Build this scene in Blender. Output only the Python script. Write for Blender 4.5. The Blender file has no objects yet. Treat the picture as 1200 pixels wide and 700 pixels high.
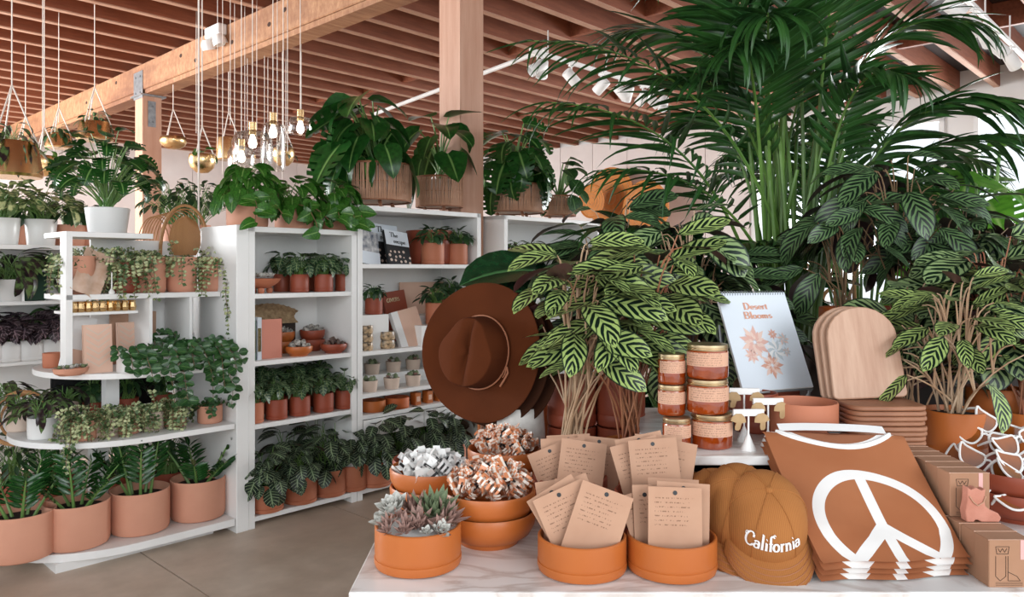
import bpy, math, random
from mathutils import Vector, Matrix, Euler, Quaternion
PI = math.pi
R = math.radians
random.seed(7)
rnd = random.uniform
C = bpy.context.scene.collection
S = bpy.context.scene

# ---------------------------------------------------------------- camera, world, light, exposure
cam = bpy.data.objects.new('camera', bpy.data.cameras.new('camera'))
C.objects.link(cam)
cam.location = (0, 0, 1.5)
cam.rotation_euler = (PI/2, 0, 0)
cam.data.sensor_width = 36
cam.data.lens = 900/1200*36
cam.data.shift_y = -35/1200
cam.data.clip_end = 200
S.camera = cam
S.view_settings.view_transform = 'Standard'
S.view_settings.look = 'None'
S.view_settings.gamma = 1
S.view_settings.use_curve_mapping = False
S.view_settings.exposure = 0.24
w = bpy.data.worlds.new('sky'); S.world = w; w.use_nodes = True
bgn = w.node_tree.nodes['Background']
bgn.inputs[0].default_value = (0.86, 0.94, 1.0, 1)
bgn.inputs[1].default_value = 1.15

def area(name, loc, target, sx, sy, power, col=(1, 1, 1)):
    l = bpy.data.lights.new(name, 'AREA'); l.shape = 'RECTANGLE'; l.size = sx; l.size_y = sy
    l.energy = power; l.color = col
    o = bpy.data.objects.new(name, l); C.objects.link(o); o.location = loc
    o.rotation_euler = (Vector(target)-Vector(loc)).to_track_quat('-Z', 'Y').to_euler()
    return o
# fill lights added out of view, then daylight through the right-wall window
area('front_left_fill_light', (-3.4, -3.4, 2.7), (0.2, 2.6, 1.2), 5, 2.8, 110, (.96, .985, 1))  # unseen soft fill added at the front left
area('front_right_fill_light', (3.6, -4.5, 2.8), (-1.6, 5.0, 1.2), 5, 2.8, 220, (.95, .98, 1))  # extra fill added for the shelf fronts, out of view
area('back_wall_fill_light', (-11.5, 6.5, 2.6), (0.0, 14, 2.6), 6, 3, 1500, (.95, .98, 1))  # added at the far left to lift the dark back wall
area('window_daylight', (9.9, 12.4, 2.6), (1.5, 4.0, 1.6), 6.5, 3, 1300, (.97, .99, 1))
S.cycles.max_bounces = 7
S.cycles.diffuse_bounces = 4
S.cycles.transparent_max_bounces = 8

# ---------------------------------------------------------------- frames of reference
TH = R(43.4)
U = Vector((math.sin(TH), math.cos(TH), 0))       # the building runs along U and V
V = Vector((-math.cos(TH), math.sin(TH), 0))
UROT = math.atan2(U.y, U.x)
def uv(u, v, z=0.0):
    return U*u + V*v + Vector((0, 0, z))
def P(px, py, Y):
    return Vector(((px-600)/900*Y, Y, 1.5-(py-315)/900*Y))
def onz(px, py, z):
    Y = (1.5-z)*900/(py-315)
    return Vector(((px-600)/900*Y, Y, z))
def atv(px, v, z):                                 # point of the vertical plane at v, under image column px
    k = (px-600)/900
    Y = v/(k*V.x+V.y)
    return Vector((k*Y, Y, z))

# ---------------------------------------------------------------- tags
def tag(o, label=None, cat=None, group=None, kind=None):
    if label: o['label'] = label
    if cat: o['category'] = cat
    if group: o['group'] = group
    if kind: o['kind'] = kind
    return o
def thing(name, label, cat, loc=(0, 0, 0), rz=0.0, group=None):
    o = bpy.data.objects.new(name, None); C.objects.link(o)
    o.empty_display_size = .05
    o.location = loc; o.rotation_euler = (0, 0, rz)
    return tag(o, label, cat, group)
def link(name, me, parent=None, M=None):
    o = bpy.data.objects.new(name, me); C.objects.link(o)
    if parent: o.parent = parent
    if M is not None: o.matrix_basis = M
    return o
def dup(root, loc, rz=None, label=None, group=None):
    r = root.copy(); C.objects.link(r); r.location = loc
    if rz is not None: r.rotation_euler = (0, 0, rz)
    if label: r['label'] = label
    if group: r['group'] = group
    for ch in list(root.children):
        c = ch.copy(); C.objects.link(c); c.parent = r
        for g in list(ch.children):
            d = g.copy(); C.objects.link(d); d.parent = c
    return r

# ---------------------------------------------------------------- mesh collector
class MB:
    def __init__(s):
        s.v = []; s.f = []; s.uv = []; s.m = []; s.has = False
    def add(s, vs, fs, uvs=None, m=0, M=None):
        b = len(s.v)
        if M is not None: vs = [M @ Vector(p) for p in vs]
        s.v.extend([tuple(p) for p in vs])
        s.f.extend([tuple(b+i for i in f) for f in fs])
        s.m.extend([m]*len(fs))
        if uvs: s.has = True; s.uv.extend(uvs)
        else: s.uv.extend([(0, 0)]*len(vs))
        return s
    def box(s, x0, x1, y0, y1, z0, z1, m=0, M=None):
        vs = [(x0, y0, z0), (x1, y0, z0), (x1, y1, z0), (x0, y1, z0), (x0, y0, z1), (x1, y0, z1), (x1, y1, z1), (x0, y1, z1)]
        return s.add(vs, [(3, 2, 1, 0), (4, 5, 6, 7), (0, 1, 5, 4), (1, 2, 6, 5), (2, 3, 7, 6), (3, 0, 4, 7)], None, m, M)
    def tube(s, pts, r, n=6, m=0, caps=True, M=None):
        pts = [Vector(p) for p in pts]
        rs = r if isinstance(r, (list, tuple)) else [r]*len(pts)
        vs = []; fs = []; uvs = []
        up = None
        for i, p in enumerate(pts):
            a = pts[max(i-1, 0)]; b = pts[min(i+1, len(pts)-1)]
            d = (b-a)
            if d.length < 1e-9: d = Vector((0, 0, 1))
            d.normalize()
            if up is None:
                up = Vector((0, 0, 1)) if abs(d.z) < .9 else Vector((1, 0, 0))
            x = up.cross(d)
            if x.length < 1e-6: x = Vector((1, 0, 0)).cross(d)
            x.normalize(); y = d.cross(x); up = y
            for k in range(n):
                t = 2*PI*k/n
                vs.append(p + (x*math.cos(t)+y*math.sin(t))*rs[i]); uvs.append((k/n, i/max(1, len(pts)-1)))
        for i in range(len(pts)-1):
            for k in range(n):
                k2 = (k+1) % n
                fs.append((i*n+k, i*n+k2, (i+1)*n+k2, (i+1)*n+k))
        if caps:
            fs.append(tuple(range(n-1, -1, -1))); fs.append(tuple((len(pts)-1)*n+k for k in range(n)))
        return s.add(vs, fs, uvs, m, M)
    def lathe(s, prof, n=32, m=0, M=None, sx=1.0, sy=1.0):
        vs = []; fs = []; uvs = []
        for i, (r, z) in enumerate(prof):
            for k in range(n+1):
                t = 2*PI*k/n
                vs.append((r*math.cos(t)*sx, r*math.sin(t)*sy, z)); uvs.append((k/n, i/(len(prof)-1)))
        for i in range(len(prof)-1):
            for k in range(n):
                a = i*(n+1)+k
                fs.append((a, a+1, a+n+2, a+n+1))
        return s.add(vs, fs, uvs, m, M)
    def grid(s, fn, nu, nv, m=0, M=None, skip=None):
        vs = []; fs = []; uvs = []
        for j in range(nv+1):
            for i in range(nu+1):
                vs.append(fn(i/nu, j/nv)); uvs.append((i/nu, j/nv))
        for j in range(nv):
            for i in range(nu):
                if skip and skip(i, j): continue
                a = j*(nu+1)+i
                fs.append((a, a+1, a+nu+2, a+nu+1))
        return s.add(vs, fs, uvs, m, M)
    def prism(s, pts, z0, z1, m=0, M=None):
        n = len(pts)
        vs = [(x, y, z0) for x, y in pts]+[(x, y, z1) for x, y in pts]
        fs = [tuple(range(n-1, -1, -1)), tuple(range(n, 2*n))]+[(i, (i+1) % n, n+(i+1) % n, n+i) for i in range(n)]
        return s.add(vs, fs, None, m, M)
    def mesh(s, name, mats, smooth=True, ang=38):
        me = bpy.data.meshes.new(name)
        me.from_pydata(s.v, [], s.f)
        for mt in (mats if isinstance(mats, (list, tuple)) else [mats]): me.materials.append(mt)
        if s.has:
            l = me.uv_layers.new(name='UVMap')
            idx = [0]*len(me.loops); me.loops.foreach_get('vertex_index', idx)
            out = []
            for i in idx: out.extend(s.uv[i])
            l.data.foreach_set('uv', out)
        me.polygons.foreach_set('material_index', s.m)
        me.polygons.foreach_set('use_smooth', [smooth]*len(s.f))
        me.update()
        if smooth:
            try: me.set_sharp_from_angle(angle=R(ang))
            except Exception: pass
        return me
    def build(s, name, mats, parent=None, M=None, smooth=True, ang=38):
        return link(name, s.mesh(name, mats, smooth, ang), parent, M)

def bev(o, wdt=.004, seg=2):
    b = o.modifiers.new('bevel', 'BEVEL'); b.width = wdt; b.segments = seg; b.limit_method = 'ANGLE'
    return o
def rrect(w_, h_, r, n=5):
    pts = []
    for cx, cy, a0 in ((w_/2-r, h_/2-r, 0), (-w_/2+r, h_/2-r, 90), (-w_/2+r, -h_/2+r, 180), (w_/2-r, -h_/2+r, 270)):
        for i in range(n+1):
            a = R(a0+90*i/n); pts.append((cx+r*math.cos(a), cy+r*math.sin(a)))
    return pts
def TRS(loc, rot=(0, 0, 0), sc=1):
    return Matrix.Translation(Vector(loc)) @ Euler(rot).to_matrix().to_4x4() @ (Matrix.Scale(sc, 4) if not isinstance(sc, tuple) else Matrix.Diagonal((*sc, 1)))
def frame(p, d, up=Vector((0, 0, 1)), roll=0.0, sc=1.0):       # local Y -> d, local Z -> up
    y = Vector(d).normalized()
    z = Vector(up) - y*y.dot(Vector(up))
    if z.length < 1e-3: z = Vector((1, 0, 0)) - y*y.x
    z.normalize(); x = y.cross(z)
    m = Matrix((x, y, z)).transposed().to_4x4() @ Matrix.Rotation(roll, 4, 'Y')
    m = m @ (Matrix.Scale(sc, 4) if not isinstance(sc, tuple) else Matrix.Diagonal((*sc, 1)))
    m.translation = Vector(p)
    return m

# ---------------------------------------------------------------- materials
def lin(h):
    if isinstance(h, str):
        h = h.lstrip('#'); c = [int(h[i:i+2], 16)/255 for i in (0, 2, 4)]
        return tuple(((x/12.92) if x <= .04045 else ((x+.055)/1.055)**2.4) for x in c)+(1,)
    return tuple(h)+(1,) if len(h) == 3 else tuple(h)
class NT:
    def __init__(s, name):
        s.m = bpy.data.materials.new(name); s.m.use_nodes = True
        s.t = s.m.node_tree; s.b = s.t.nodes['Principled BSDF']
    def n(s, typ, **kw):
        nd = s.t.nodes.new('ShaderNode'+typ)
        for k, v in kw.items(): setattr(nd, k, v)
        return nd
    def l(s, a, b): s.t.links.new(a, b)
    def math(s, op, a, b=None, c=None):
        nd = s.n('Math', operation=op)
        for i, x in enumerate((a, b, c)):
            if x is None: continue
            if isinstance(x, (int, float)): nd.inputs[i].default_value = x
            else: s.l(x, nd.inputs[i])
        return nd.outputs[0]
    def mix(s, f, a, b):
        nd = s.n('Mix', data_type='RGBA')
        if isinstance(f, (int, float)): nd.inputs[0].default_value = f
        else: s.l(f, nd.inputs[0])
        for i, x in ((6, a), (7, b)):
            if isinstance(x, (str, tuple)): nd.inputs[i].default_value = lin(x)
            else: s.l(x, nd.inputs[i])
        return nd.outputs[2]
    def noise(s, scale, detail=3, vec=None, rough=.5, sc=None):
        tc = s.n('TexCoord'); nd = s.n('TexNoise'); nd.inputs['Scale'].default_value = scale
        nd.inputs['Detail'].default_value = detail; nd.inputs['Roughness'].default_value = rough
        src = vec or tc.outputs['Object']
        if sc:
            mp = s.n('Mapping'); mp.inputs['Scale'].default_value = sc; s.l(src, mp.inputs[0]); src = mp.outputs[0]
        s.l(src, nd.inputs['Vector'])
        return nd.outputs['Fac']
    def ramp(s, f, lo, hi):
        nd = s.n('MapRange'); nd.inputs[1].default_value = lo; nd.inputs[2].default_value = hi; s.l(f, nd.inputs[0])
        return nd.outputs[0]
    def uvxy(s):
        u_ = s.n('UVMap'); x = s.n('SeparateXYZ'); s.l(u_.outputs[0], x.inputs[0])
        return x.outputs[0], x.outputs[1]
    def col(s, x):
        if isinstance(x, (str, tuple)): s.b.inputs['Base Color'].default_value = lin(x)
        else: s.l(x, s.b.inputs['Base Color'])
    def bump(s, f, st=.2, d=.002):
        b = s.n('Bump'); b.inputs['Strength'].default_value = st; b.inputs['Distance'].default_value = d
        s.l(f, b.inputs['Height']); s.l(b.outputs[0], s.b.inputs['Normal'])
    def set(s, rough=.5, metal=0, spec=.5, **kw):
        s.b.inputs['Roughness'].default_value = rough; s.b.inputs['Metallic'].default_value = metal
        s.b.inputs['Specular IOR Level'].default_value = spec
        for k, v in kw.items(): s.b.inputs[k].default_value = v
        return s.m
def simple(name, c, rough=.5, metal=0, spec=.5, c2=None, ns=8, bump=0, sc=None, **kw):
    t = NT(name)
    if c2: t.col(t.mix(t.ramp(t.noise(ns, 4, sc=sc), .3, .7), c, c2))
    else: t.col(c)
    if bump: t.bump(t.noise(ns*14, 3), bump)
    return t.set(rough, metal, spec, **kw)

M = {}
M['white'] = simple('white_paint', '#f1f0ee', .45, c2='#e9e8e6', ns=3)
M['wall'] = simple('pale_wall_paint', '#eadfda', .8, c2='#e2d4ce', ns=2)
M['plaster'] = simple('white_plaster', '#e9e6e3', .8)
M['orange'] = simple('glazed_terracotta_orange', '#c06c30', .42, c2='#b3602a', ns=5, bump=.05)
M['terra'] = simple('matte_terracotta', '#bf7656', .62, c2='#b36a4b', ns=6, bump=.06)
M['pinkterra'] = simple('pale_pink_terracotta', '#d69b80', .7, c2='#cc9076', ns=5, bump=.06)
M['redterra'] = simple('red_terracotta', '#9c4a31', .5, c2='#8f412a', ns=6)
M['whitepot'] = simple('white_glazed_ceramic', '#e6e5e3', .3, c2='#dedddb', ns=4)
M['speckpot'] = simple('speckled_grey_ceramic', '#c9c5bf', .6, c2='#d8d4ce', ns=60)
M['creampot'] = simple('cream_blush_ceramic', '#d9c4b4', .6, c2='#cdb6a6', ns=6)
M['soil'] = simple('potting_soil', '#2a1d14', .95, c2='#150e0a', ns=60, bump=.6)
M['brass'] = simple('brushed_brass', '#e4c596', .25, metal=1, c2='#d2b07c', ns=12, sc=(1, 1, 12))
M['gold'] = simple('gold_lid', '#dcc7a0', .35, metal=1)
M['copper'] = simple('copper_rod', '#b5734c', .3, metal=1)
M['steel'] = simple('galvanised_steel', '#a9adb0', .4, metal=.8, c2='#8d9194', ns=20)
M['cable'] = simple('pale_cable', '#ddd2c8', .6)
M['kraft'] = simple('kraft_card', '#bd9379', .85, c2='#b58a70', ns=14)
M['kraftbox'] = simple('kraft_box_board', '#ab8064', .8, c2='#a2775b', ns=14)
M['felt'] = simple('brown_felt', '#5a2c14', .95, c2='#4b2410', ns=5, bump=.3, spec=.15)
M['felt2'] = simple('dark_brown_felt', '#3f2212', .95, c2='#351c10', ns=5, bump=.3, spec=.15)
M['leather'] = simple('tan_leather_cord', '#a5694a', .6)
M['rattan'] = simple('rattan_cane', '#b98a5c', .6, c2='#a3754a', ns=30)
M['basket'] = simple('blush_basket_slat', '#bd9276', .7, c2='#ac8065', ns=20)
M['plastic'] = simple('white_plastic', '#f0eeeb', .35)
M['sunlens'] = simple('amber_brown_lens', '#a0561c', .1, spec=.8, c2='#4f2c14', ns=9)
M['black'] = simple('black_plastic', '#17171a', .4)
M['darkwood'] = simple('dark_stained_crate', '#33241c', .7, c2='#221711', ns=5)
M['pebble'] = simple('white_pebbles', '#e4e2df', .7, c2='#c9c7c4', ns=40)
M['pinkfelt'] = simple('pink_felt', '#c98a76', .95, c2='#bd7d69', ns=40, bump=.5)
M['ink'] = simple('dark_ink', '#4a3a30', .9)
M['peach'] = simple('peach_ink', '#dda48c', .9)
M['navy'] = simple('black_cover', '#1f2124', .5)
M['paper'] = simple('paper_white', '#ecebea', .8)
M['bluepaper'] = simple('cool_white_calendar_paper', '#dfe6ee', .6)
M['blush'] = simple('blush_paper', '#e2bda8', .75, c2='#d9b09a', ns=6)
M['mushroom'] = simple('gold_leaf_wood', '#bb9a6e', .5, c2='#a58358', ns=30)
M['tank'] = simple('terracotta_clay_bowl', '#c5652f', .5, c2='#b75a28', ns=6)

def wood(name, a, b, axis=(1, 12, 12), rough=.6, ns=3, bump=.15):
    t = NT(name)
    f = t.noise(ns, 6, sc=axis, rough=.65)
    t.col(t.mix(t.ramp(f, .3, .72), a, b)); t.bump(f, bump, .004)
    return t.set(rough)
M['joistedge'] = simple('pale_joist_underside', '#c29a83', .7, c2='#b0846c', ns=3)  # paler strip along the bottom face of each joist
M['joist'] = wood('red_brown_joist_timber', '#7d4228', '#99573a', (1, 9, 9))
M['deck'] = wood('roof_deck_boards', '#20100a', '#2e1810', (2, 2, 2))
def beamwood():
    t = NT('weathered_glulam')
    f = t.noise(2, 6, sc=(1.2, 10, 6), rough=.65)
    c = t.mix(t.ramp(f, .3, .72), '#8a5a3a', '#b58762')
    st_ = t.noise(1.1, 5, sc=(1, .35, 1.6), rough=.7)
    c = t.mix(t.math('MULTIPLY', t.ramp(st_, .46, .7), .75), c, '#6a3f2a')
    t.col(c); t.bump(f, .3, .006)
    return t.set(.7)
M['beam'] = beamwood() if True else wood('weathered_glulam', '#96633f', '#b98a65', (1.2, 10, 6), ns=2)
M['post'] = wood('pale_fir_post', '#b5846a', '#c79c84', (8, 8, .7), ns=2)
M['acacia'] = wood('pale_acacia_board', '#a67a60', '#c9a48b', (9, 1, 1), ns=3, rough=.5)
M['acaciaedge'] = wood('acacia_board_edge', '#85523a', '#a87658', (2, 2, 12), ns=4, rough=.5)

def concrete():
    t = NT('polished_concrete')
    a = t.ramp(t.noise(.9, 6, rough=.62), .35, .68); b = t.ramp(t.noise(6, 5), .35, .7)
    c = t.mix(a, '#b8a28f', '#d6c4b3'); c = t.mix(t.math('MULTIPLY', b, .4), c, '#9c8976')
    t.col(c); t.bump(t.noise(14, 5), .08)
    return t.set(.42)
M['concrete'] = concrete()
def marble():
    t = NT('white_marble')
    n = t.n('TexNoise'); tc = t.n('TexCoord'); n.inputs['Scale'].default_value = 2.2; n.inputs['Detail'].default_value = 8; n.inputs['Distortion'].default_value = 1.6
    mp = t.n('Mapping'); mp.inputs['Scale'].default_value = (1, 2.5, 1); mp.inputs['Rotation'].default_value = (0, 0, .5)
    t.l(tc.outputs['Object'], mp.inputs[0]); t.l(mp.outputs[0], n.inputs['Vector'])
    f = t.math('ABSOLUTE', t.math('SUBTRACT', n.outputs['Fac'], .5))
    f = t.ramp(f, .0, .07)
    t.col(t.mix(f, '#cfc5bf', '#eeecea'))
    return t.set(.3)
M['marble'] = marble()

def leafmat(name, dark, light, mode='plain', n=9, rough=.38, back=None, k=1.15, trans=.0, edge=None):
    t = NT(name)
    x, y = t.uvxy()
    a = t.math('ABSOLUTE', t.math('SUBTRACT', x, .5))        # 0 midrib .. .5 edge
    a2 = t.math('MULTIPLY', a, 2.0)
    nz = t.noise(9, 2)
    if mode == 'plain':
        mid = t.ramp(a2, .0, .10)
        f = t.math('MULTIPLY', nz, 1.0)
        c = t.mix(t.ramp(f, .35, .65), dark, light)
        c = t.mix(mid, edge or light, c)
    elif mode == 'stripe':                                  # chevron bands along the side veins
        p = t.math('SUBTRACT', y, t.math('MULTIPLY', a2, k*.28))
        p = t.math('ADD', p, t.math('MULTIPLY', nz, .03))
        s_ = t.math('SINE', t.math('MULTIPLY', p, 2*PI*n))
        alt = t.math('SINE', t.math('MULTIPLY', p, 1*PI*n))
        reach = t.math('ADD', .74, t.math('MULTIPLY', alt, .2))
        q_ = t.math('MINIMUM', 1.0, t.math('DIVIDE', a2, reach))          # lens-shaped blotches lying along the veins
        thr = t.math('SUBTRACT', .75, t.math('MULTIPLY', t.math('POWER', t.math('SINE', t.math('MULTIPLY', q_, PI)), .6), 1.25))
        df = t.math('SUBTRACT', s_, thr)
        dk = t.ramp(df, -.12, .18)
        rim = t.ramp(a2, .84, .94)
        rib = t.math('SUBTRACT', 1.0, t.ramp(a2, .02, .06))
        dk = t.math('MAXIMUM', dk, t.math('MAXIMUM', rim, t.math('MULTIPLY', rib, .3)))
        c = t.mix(dk, light, dark)
        fine = t.ramp(t.math('SINE', t.math('MULTIPLY', p, 2*PI*n*4)), .4, 1.0)
        c = t.mix(t.math('MULTIPLY', fine, .12), c, dark)
    elif mode == 'vein':                                    # dark leaf with pale veins
        p = t.math('SUBTRACT', y, t.math('MULTIPLY', a2, .2))
        s_ = t.math('SINE', t.math('MULTIPLY', p, 2*PI*n))
        vn = t.ramp(s_, .86, .98)
        rib = t.math('SUBTRACT', 1.0, t.ramp(a2, .03, .12))
        f = t.math('MAXIMUM', vn, rib)
        c = t.mix(f, dark, light)
        glow = t.math('SUBTRACT', 1.0, t.ramp(a2, .1, .5))
        c = t.mix(t.math('MULTIPLY', glow, .35), c, edge or light)
    else:                                                   # variegated blotches
        f = t.ramp(t.noise(22, 3), .45, .56)
        rim = t.ramp(a2, .7, .95)
        c = t.mix(t.math('MAXIMUM', t.math('SUBTRACT', 1.0, f), rim), light, dark)
    if back:
        g = t.n('NewGeometry'); c = t.mix(g.outputs['Backfacing'], c, back)
    t.col(c)
    t.set(rough, 0, .5)
    if trans:
        tr = t.n('BsdfTranslucent'); mx = t.n('MixShader'); mx.inputs[0].default_value = trans
        t.l(c, tr.inputs[0]) if not isinstance(c, str) else None
        out = t.t.nodes['Material Output']
        t.l(t.b.outputs[0], mx.inputs[1]); t.l(tr.outputs[0], mx.inputs[2]); t.l(mx.outputs[0], out.inputs[0])
    return t.m
L = {}
L['calathea'] = leafmat('striped_calathea_leaf', '#0d2116', '#9db368', 'stripe', n=7, back='#5c3a3c', rough=.36)
L['calathea_dark'] = leafmat('dark_striped_leaf', '#0d1d12', '#587549', 'stripe', n=8, back='#3c2a2c', rough=.4)
L['calathea_silver'] = leafmat('silver_striped_leaf', '#0f2618', '#8da56f', 'stripe', n=7, back='#5c4244', rough=.36)
L['maranta'] = leafmat('prayer_plant_leaf', '#16251a', '#a5b78f', 'vein', n=7, back='#54443a', rough=.5, edge='#3f5a33')
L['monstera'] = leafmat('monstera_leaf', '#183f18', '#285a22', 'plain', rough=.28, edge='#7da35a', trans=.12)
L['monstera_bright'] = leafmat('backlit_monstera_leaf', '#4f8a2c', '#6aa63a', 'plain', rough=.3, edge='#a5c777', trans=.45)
L['monstera_dark'] = leafmat('dark_glossy_leaf', '#0f2c18', '#183f22', 'plain', rough=.25, edge='#4f7d4c')
L['philodendron'] = leafmat('heartleaf', '#2d5c1d', '#437a2b', 'plain', rough=.35, edge='#8db562', trans=.2)
L['palm'] = leafmat('palm_leaflet', '#1a3818', '#2f5824', 'plain', rough=.35, edge='#4a7a48', trans=.15)
L['zz'] = leafmat('zz_leaflet', '#163a19', '#245322', 'plain', rough=.22, edge='#5b8a45')
L['hoya'] = leafmat('trailing_round_leaf', '#1f4021', '#366030', 'plain', rough=.35, edge='#6d9457')
L['ficus'] = leafmat('variegated_small_leaf', '#465f34', '#b5ba8a', 'var', rough=.5)
L['aglao'] = leafmat('cream_variegated_leaf', '#4f6a3c', '#c9cf96', 'var', rough=.45)
L['begonia'] = leafmat('begonia_leaf', '#30262a', '#a8929a', 'vein', n=5, rough=.4, edge='#6a5560')
L['dracaena'] = leafmat('purple_green_strap', '#2d2024', '#5d7a44', 'var', rough=.35)
L['ivy'] = leafmat('ivy_leaf', '#26462a', '#a9b384', 'vein', n=4, rough=.45, edge='#3d6138')
L['dry'] = leafmat('yellowed_leaf', '#b6a058', '#d5c585', 'plain', rough=.6)
L['small'] = leafmat('dark_small_leaf', '#1e3a20', '#33552f', 'plain', rough=.4)
L['stem'] = simple('green_stem', '#5f8a45', .45, c2='#7c9a55', ns=8)
L['palmstem'] = simple('palm_stem', '#456b2b', .4, c2='#66883c', ns=5)
L['redstem'] = simple('red_brown_stem', '#8a4a34', .5, c2='#b07a55', ns=10)
L['palestem'] = simple('pale_cream_stem', '#c3a88a', .5, c2='#98704f', ns=10)
L['vine'] = simple('brown_vine', '#7c6144', .7)
L['succ_pale'] = simple('pale_blue_succulent', '#b9bdb5', .6, c2='#d6cfc8', ns=30)
L['succ_pink'] = simple('dusky_pink_succulent', '#b08a80', .6, c2='#8d6f63', ns=30)
L['succ_green'] = simple('sage_succulent', '#7f8c68', .6, c2='#5f6e50', ns=30)
L['moss'] = simple('dry_moss', '#c2a682', .95, c2='#94795a', ns=40, bump=.8)

# ---------------------------------------------------------------- leaves
def outline(kind, t):
    s = max(0.0, math.sin(PI*min(1, max(0, t))))
    if kind == 'oval': return .21*s**.62
    if kind == 'broad': return .33*s**.55
    if kind == 'lance': return .13*s**.8
    if kind == 'strap': return .075*(s**.35)
    if kind == 'palm': return .055*(min(1, t*6)**.7)*(1-t**2.2)**.8+.001
    if kind == 'heart': return .42*(min(1, t*4.5+.18)**.7)*max(0, 1-t**1.8)**.75
    if kind == 'monstera': return .48*(min(1, t*5+.2)**.6)*max(0, 1-t**2.4)**.6
    if kind == 'round': return .42*s**.5
    if kind == 'tip': return .2*(min(1, t*2.2)**.8)*max(0, 1-t**2)**.9
    return .2*s
def leaf_geo(kind, nl, nw, bend, fold, twist=0.0, wave=0.0, back=.0):
    def fn(i, j):
        x = (i-.5)*2; t = j
        wd = outline(kind, t)
        yb = t; zb = 0
        a = bend*t                                         # arc bend
        if abs(bend) > 1e-4:
            yb = math.sin(a)/bend; zb = -(1-math.cos(a))/bend
        ax = abs(x)
        px_ = x*wd*math.cos(fold*ax*.8); pz = wd*ax*math.sin(fold) + wave*math.sin(t*PI*5+x*2)*ax
        if kind in ('heart', 'monstera') and t < .25: yb -= ax*back*(1-t/.25)
        tw = twist*t
        X = px_*math.cos(tw)-pz*math.sin(tw); Z = px_*math.sin(tw)+pz*math.cos(tw)
        return (X, yb - Z*math.sin(a)*-1*0.0 + Z*math.sin(a), zb+Z*math.cos(a))
    sk = None
    if kind == 'monstera':
        sk = lambda i, j: (i in (0, 1, nw-2, nw-1)) and j in (6, 10, 13, 16)
    mb = MB(); mb.grid(fn, nw, nl, skip=sk)
    return mb
LC = {}
def leafset(key, kind, mat, nl=6, nw=4, bends=(.3, .7, 1.1), fold=.25, wave=0.0, back=.1, name='leaf'):
    if key in LC: return LC[key]
    geos = [leaf_geo(kind, nl, nw, b, fold, twist=rnd(-.25, .25), wave=wave, back=back) for b in bends]
    LC[key] = [(g, g.mesh(name, mat, ang=180)) for g in geos]
    return LC[key]
def put_leaf(parent, ls, p, d, sc, up=Vector((0, 0, 1)), roll=0.0, joined=None, name='leaf', i=None, m=0, swide=1.0):
    g, me = ls[random.randrange(len(ls)) if i is None else i % len(ls)]
    Mx = frame(p, d, up, roll, (sc*swide, sc, sc))
    if joined is not None:
        joined.add(g.v, g.f, g.uv, m, Mx); return None
    return link(name, me, parent, Mx)
def bez(a, b, c, n=6):
    a, b, c = Vector(a), Vector(b), Vector(c)
    return [a*(1-t)**2+b*2*t*(1-t)+c*t*t for t in [i/n for i in range(n+1)]]

def foliage(root, ls, n, Rr, H, ll, z0=0.0, mat=None, stem='stem', sr=.003, joined=False, el=(50, -35), spread=.02,
            aim=None, rmin=.2, hmin=.45, off=(0, 0), lname='leaf', roll=.4, seg=5, smats=None, lean=(0, 0), flat=1.0, up=Vector((0, 0, 1)), keep=None, share=1):
    """leaves on stalks rising out of a pot: stalks one part, leaves singly or joined"""
    st = MB(); jm = MB() if joined else None; prev = None
    for i in range(n):
        az = i*2.39996 + rnd(-.35, .35)
        if aim is not None and random.random() < aim[2]: az = aim[0]+rnd(-aim[1], aim[1])
        f = ((i+.5)/n)**.6; f = rmin+(1-rmin)*f
        if share > 1 and i % share and prev: az = prev[0]+rnd(-.9, .9); f = max(rmin, min(1, prev[1]*rnd(.6, 1.15)))
        r = Rr*f*rnd(.8, 1.08)
        h = H*(1-(1-hmin)*f**2)*rnd(.82, 1.05)
        dirh = Vector((math.cos(az), math.sin(az)*flat, 0))
        base = Vector((off[0]+rnd(-spread, spread), off[1]+rnd(-spread, spread), z0))
        tip = Vector((off[0], off[1], z0))+dirh*r*.62+Vector((lean[0]*h, lean[1]*h, h))
        if share > 1 and i % share and prev: base = prev[2]
        mid = base.lerp(tip, .5)+Vector((0, 0, h*.18))-dirh*r*.12
        e = R(el[0]+(el[1]-el[0])*f+rnd(-14, 14)); lf = ll*rnd(.75, 1.12)
        d = dirh.normalized()*math.cos(e)+Vector((0, 0, math.sin(e)))
        if keep and not keep(root.location+tip+d*lf):
            if not (share > 1 and i % share): prev = None
            continue
        pts = bez(base, mid, tip, seg)
        if not (share > 1 and i % share and prev): prev = (az, f, pts[seg-2])
        st.tube(pts, [sr*1.1-(sr*.5)*k/seg for k in range(seg+1)], 5, caps=False)
        put_leaf(root, ls, tip, d, lf, up=up, roll=rnd(-roll, roll), joined=jm, name=lname)
    s_ = st.build('stems', L[stem], root); s_['kind'] = 'stuff'
    if joined:
        j = jm.build('foliage', mat or ls[0][1].materials[0], root, ang=180); j['kind'] = 'stuff'
    return root

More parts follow.
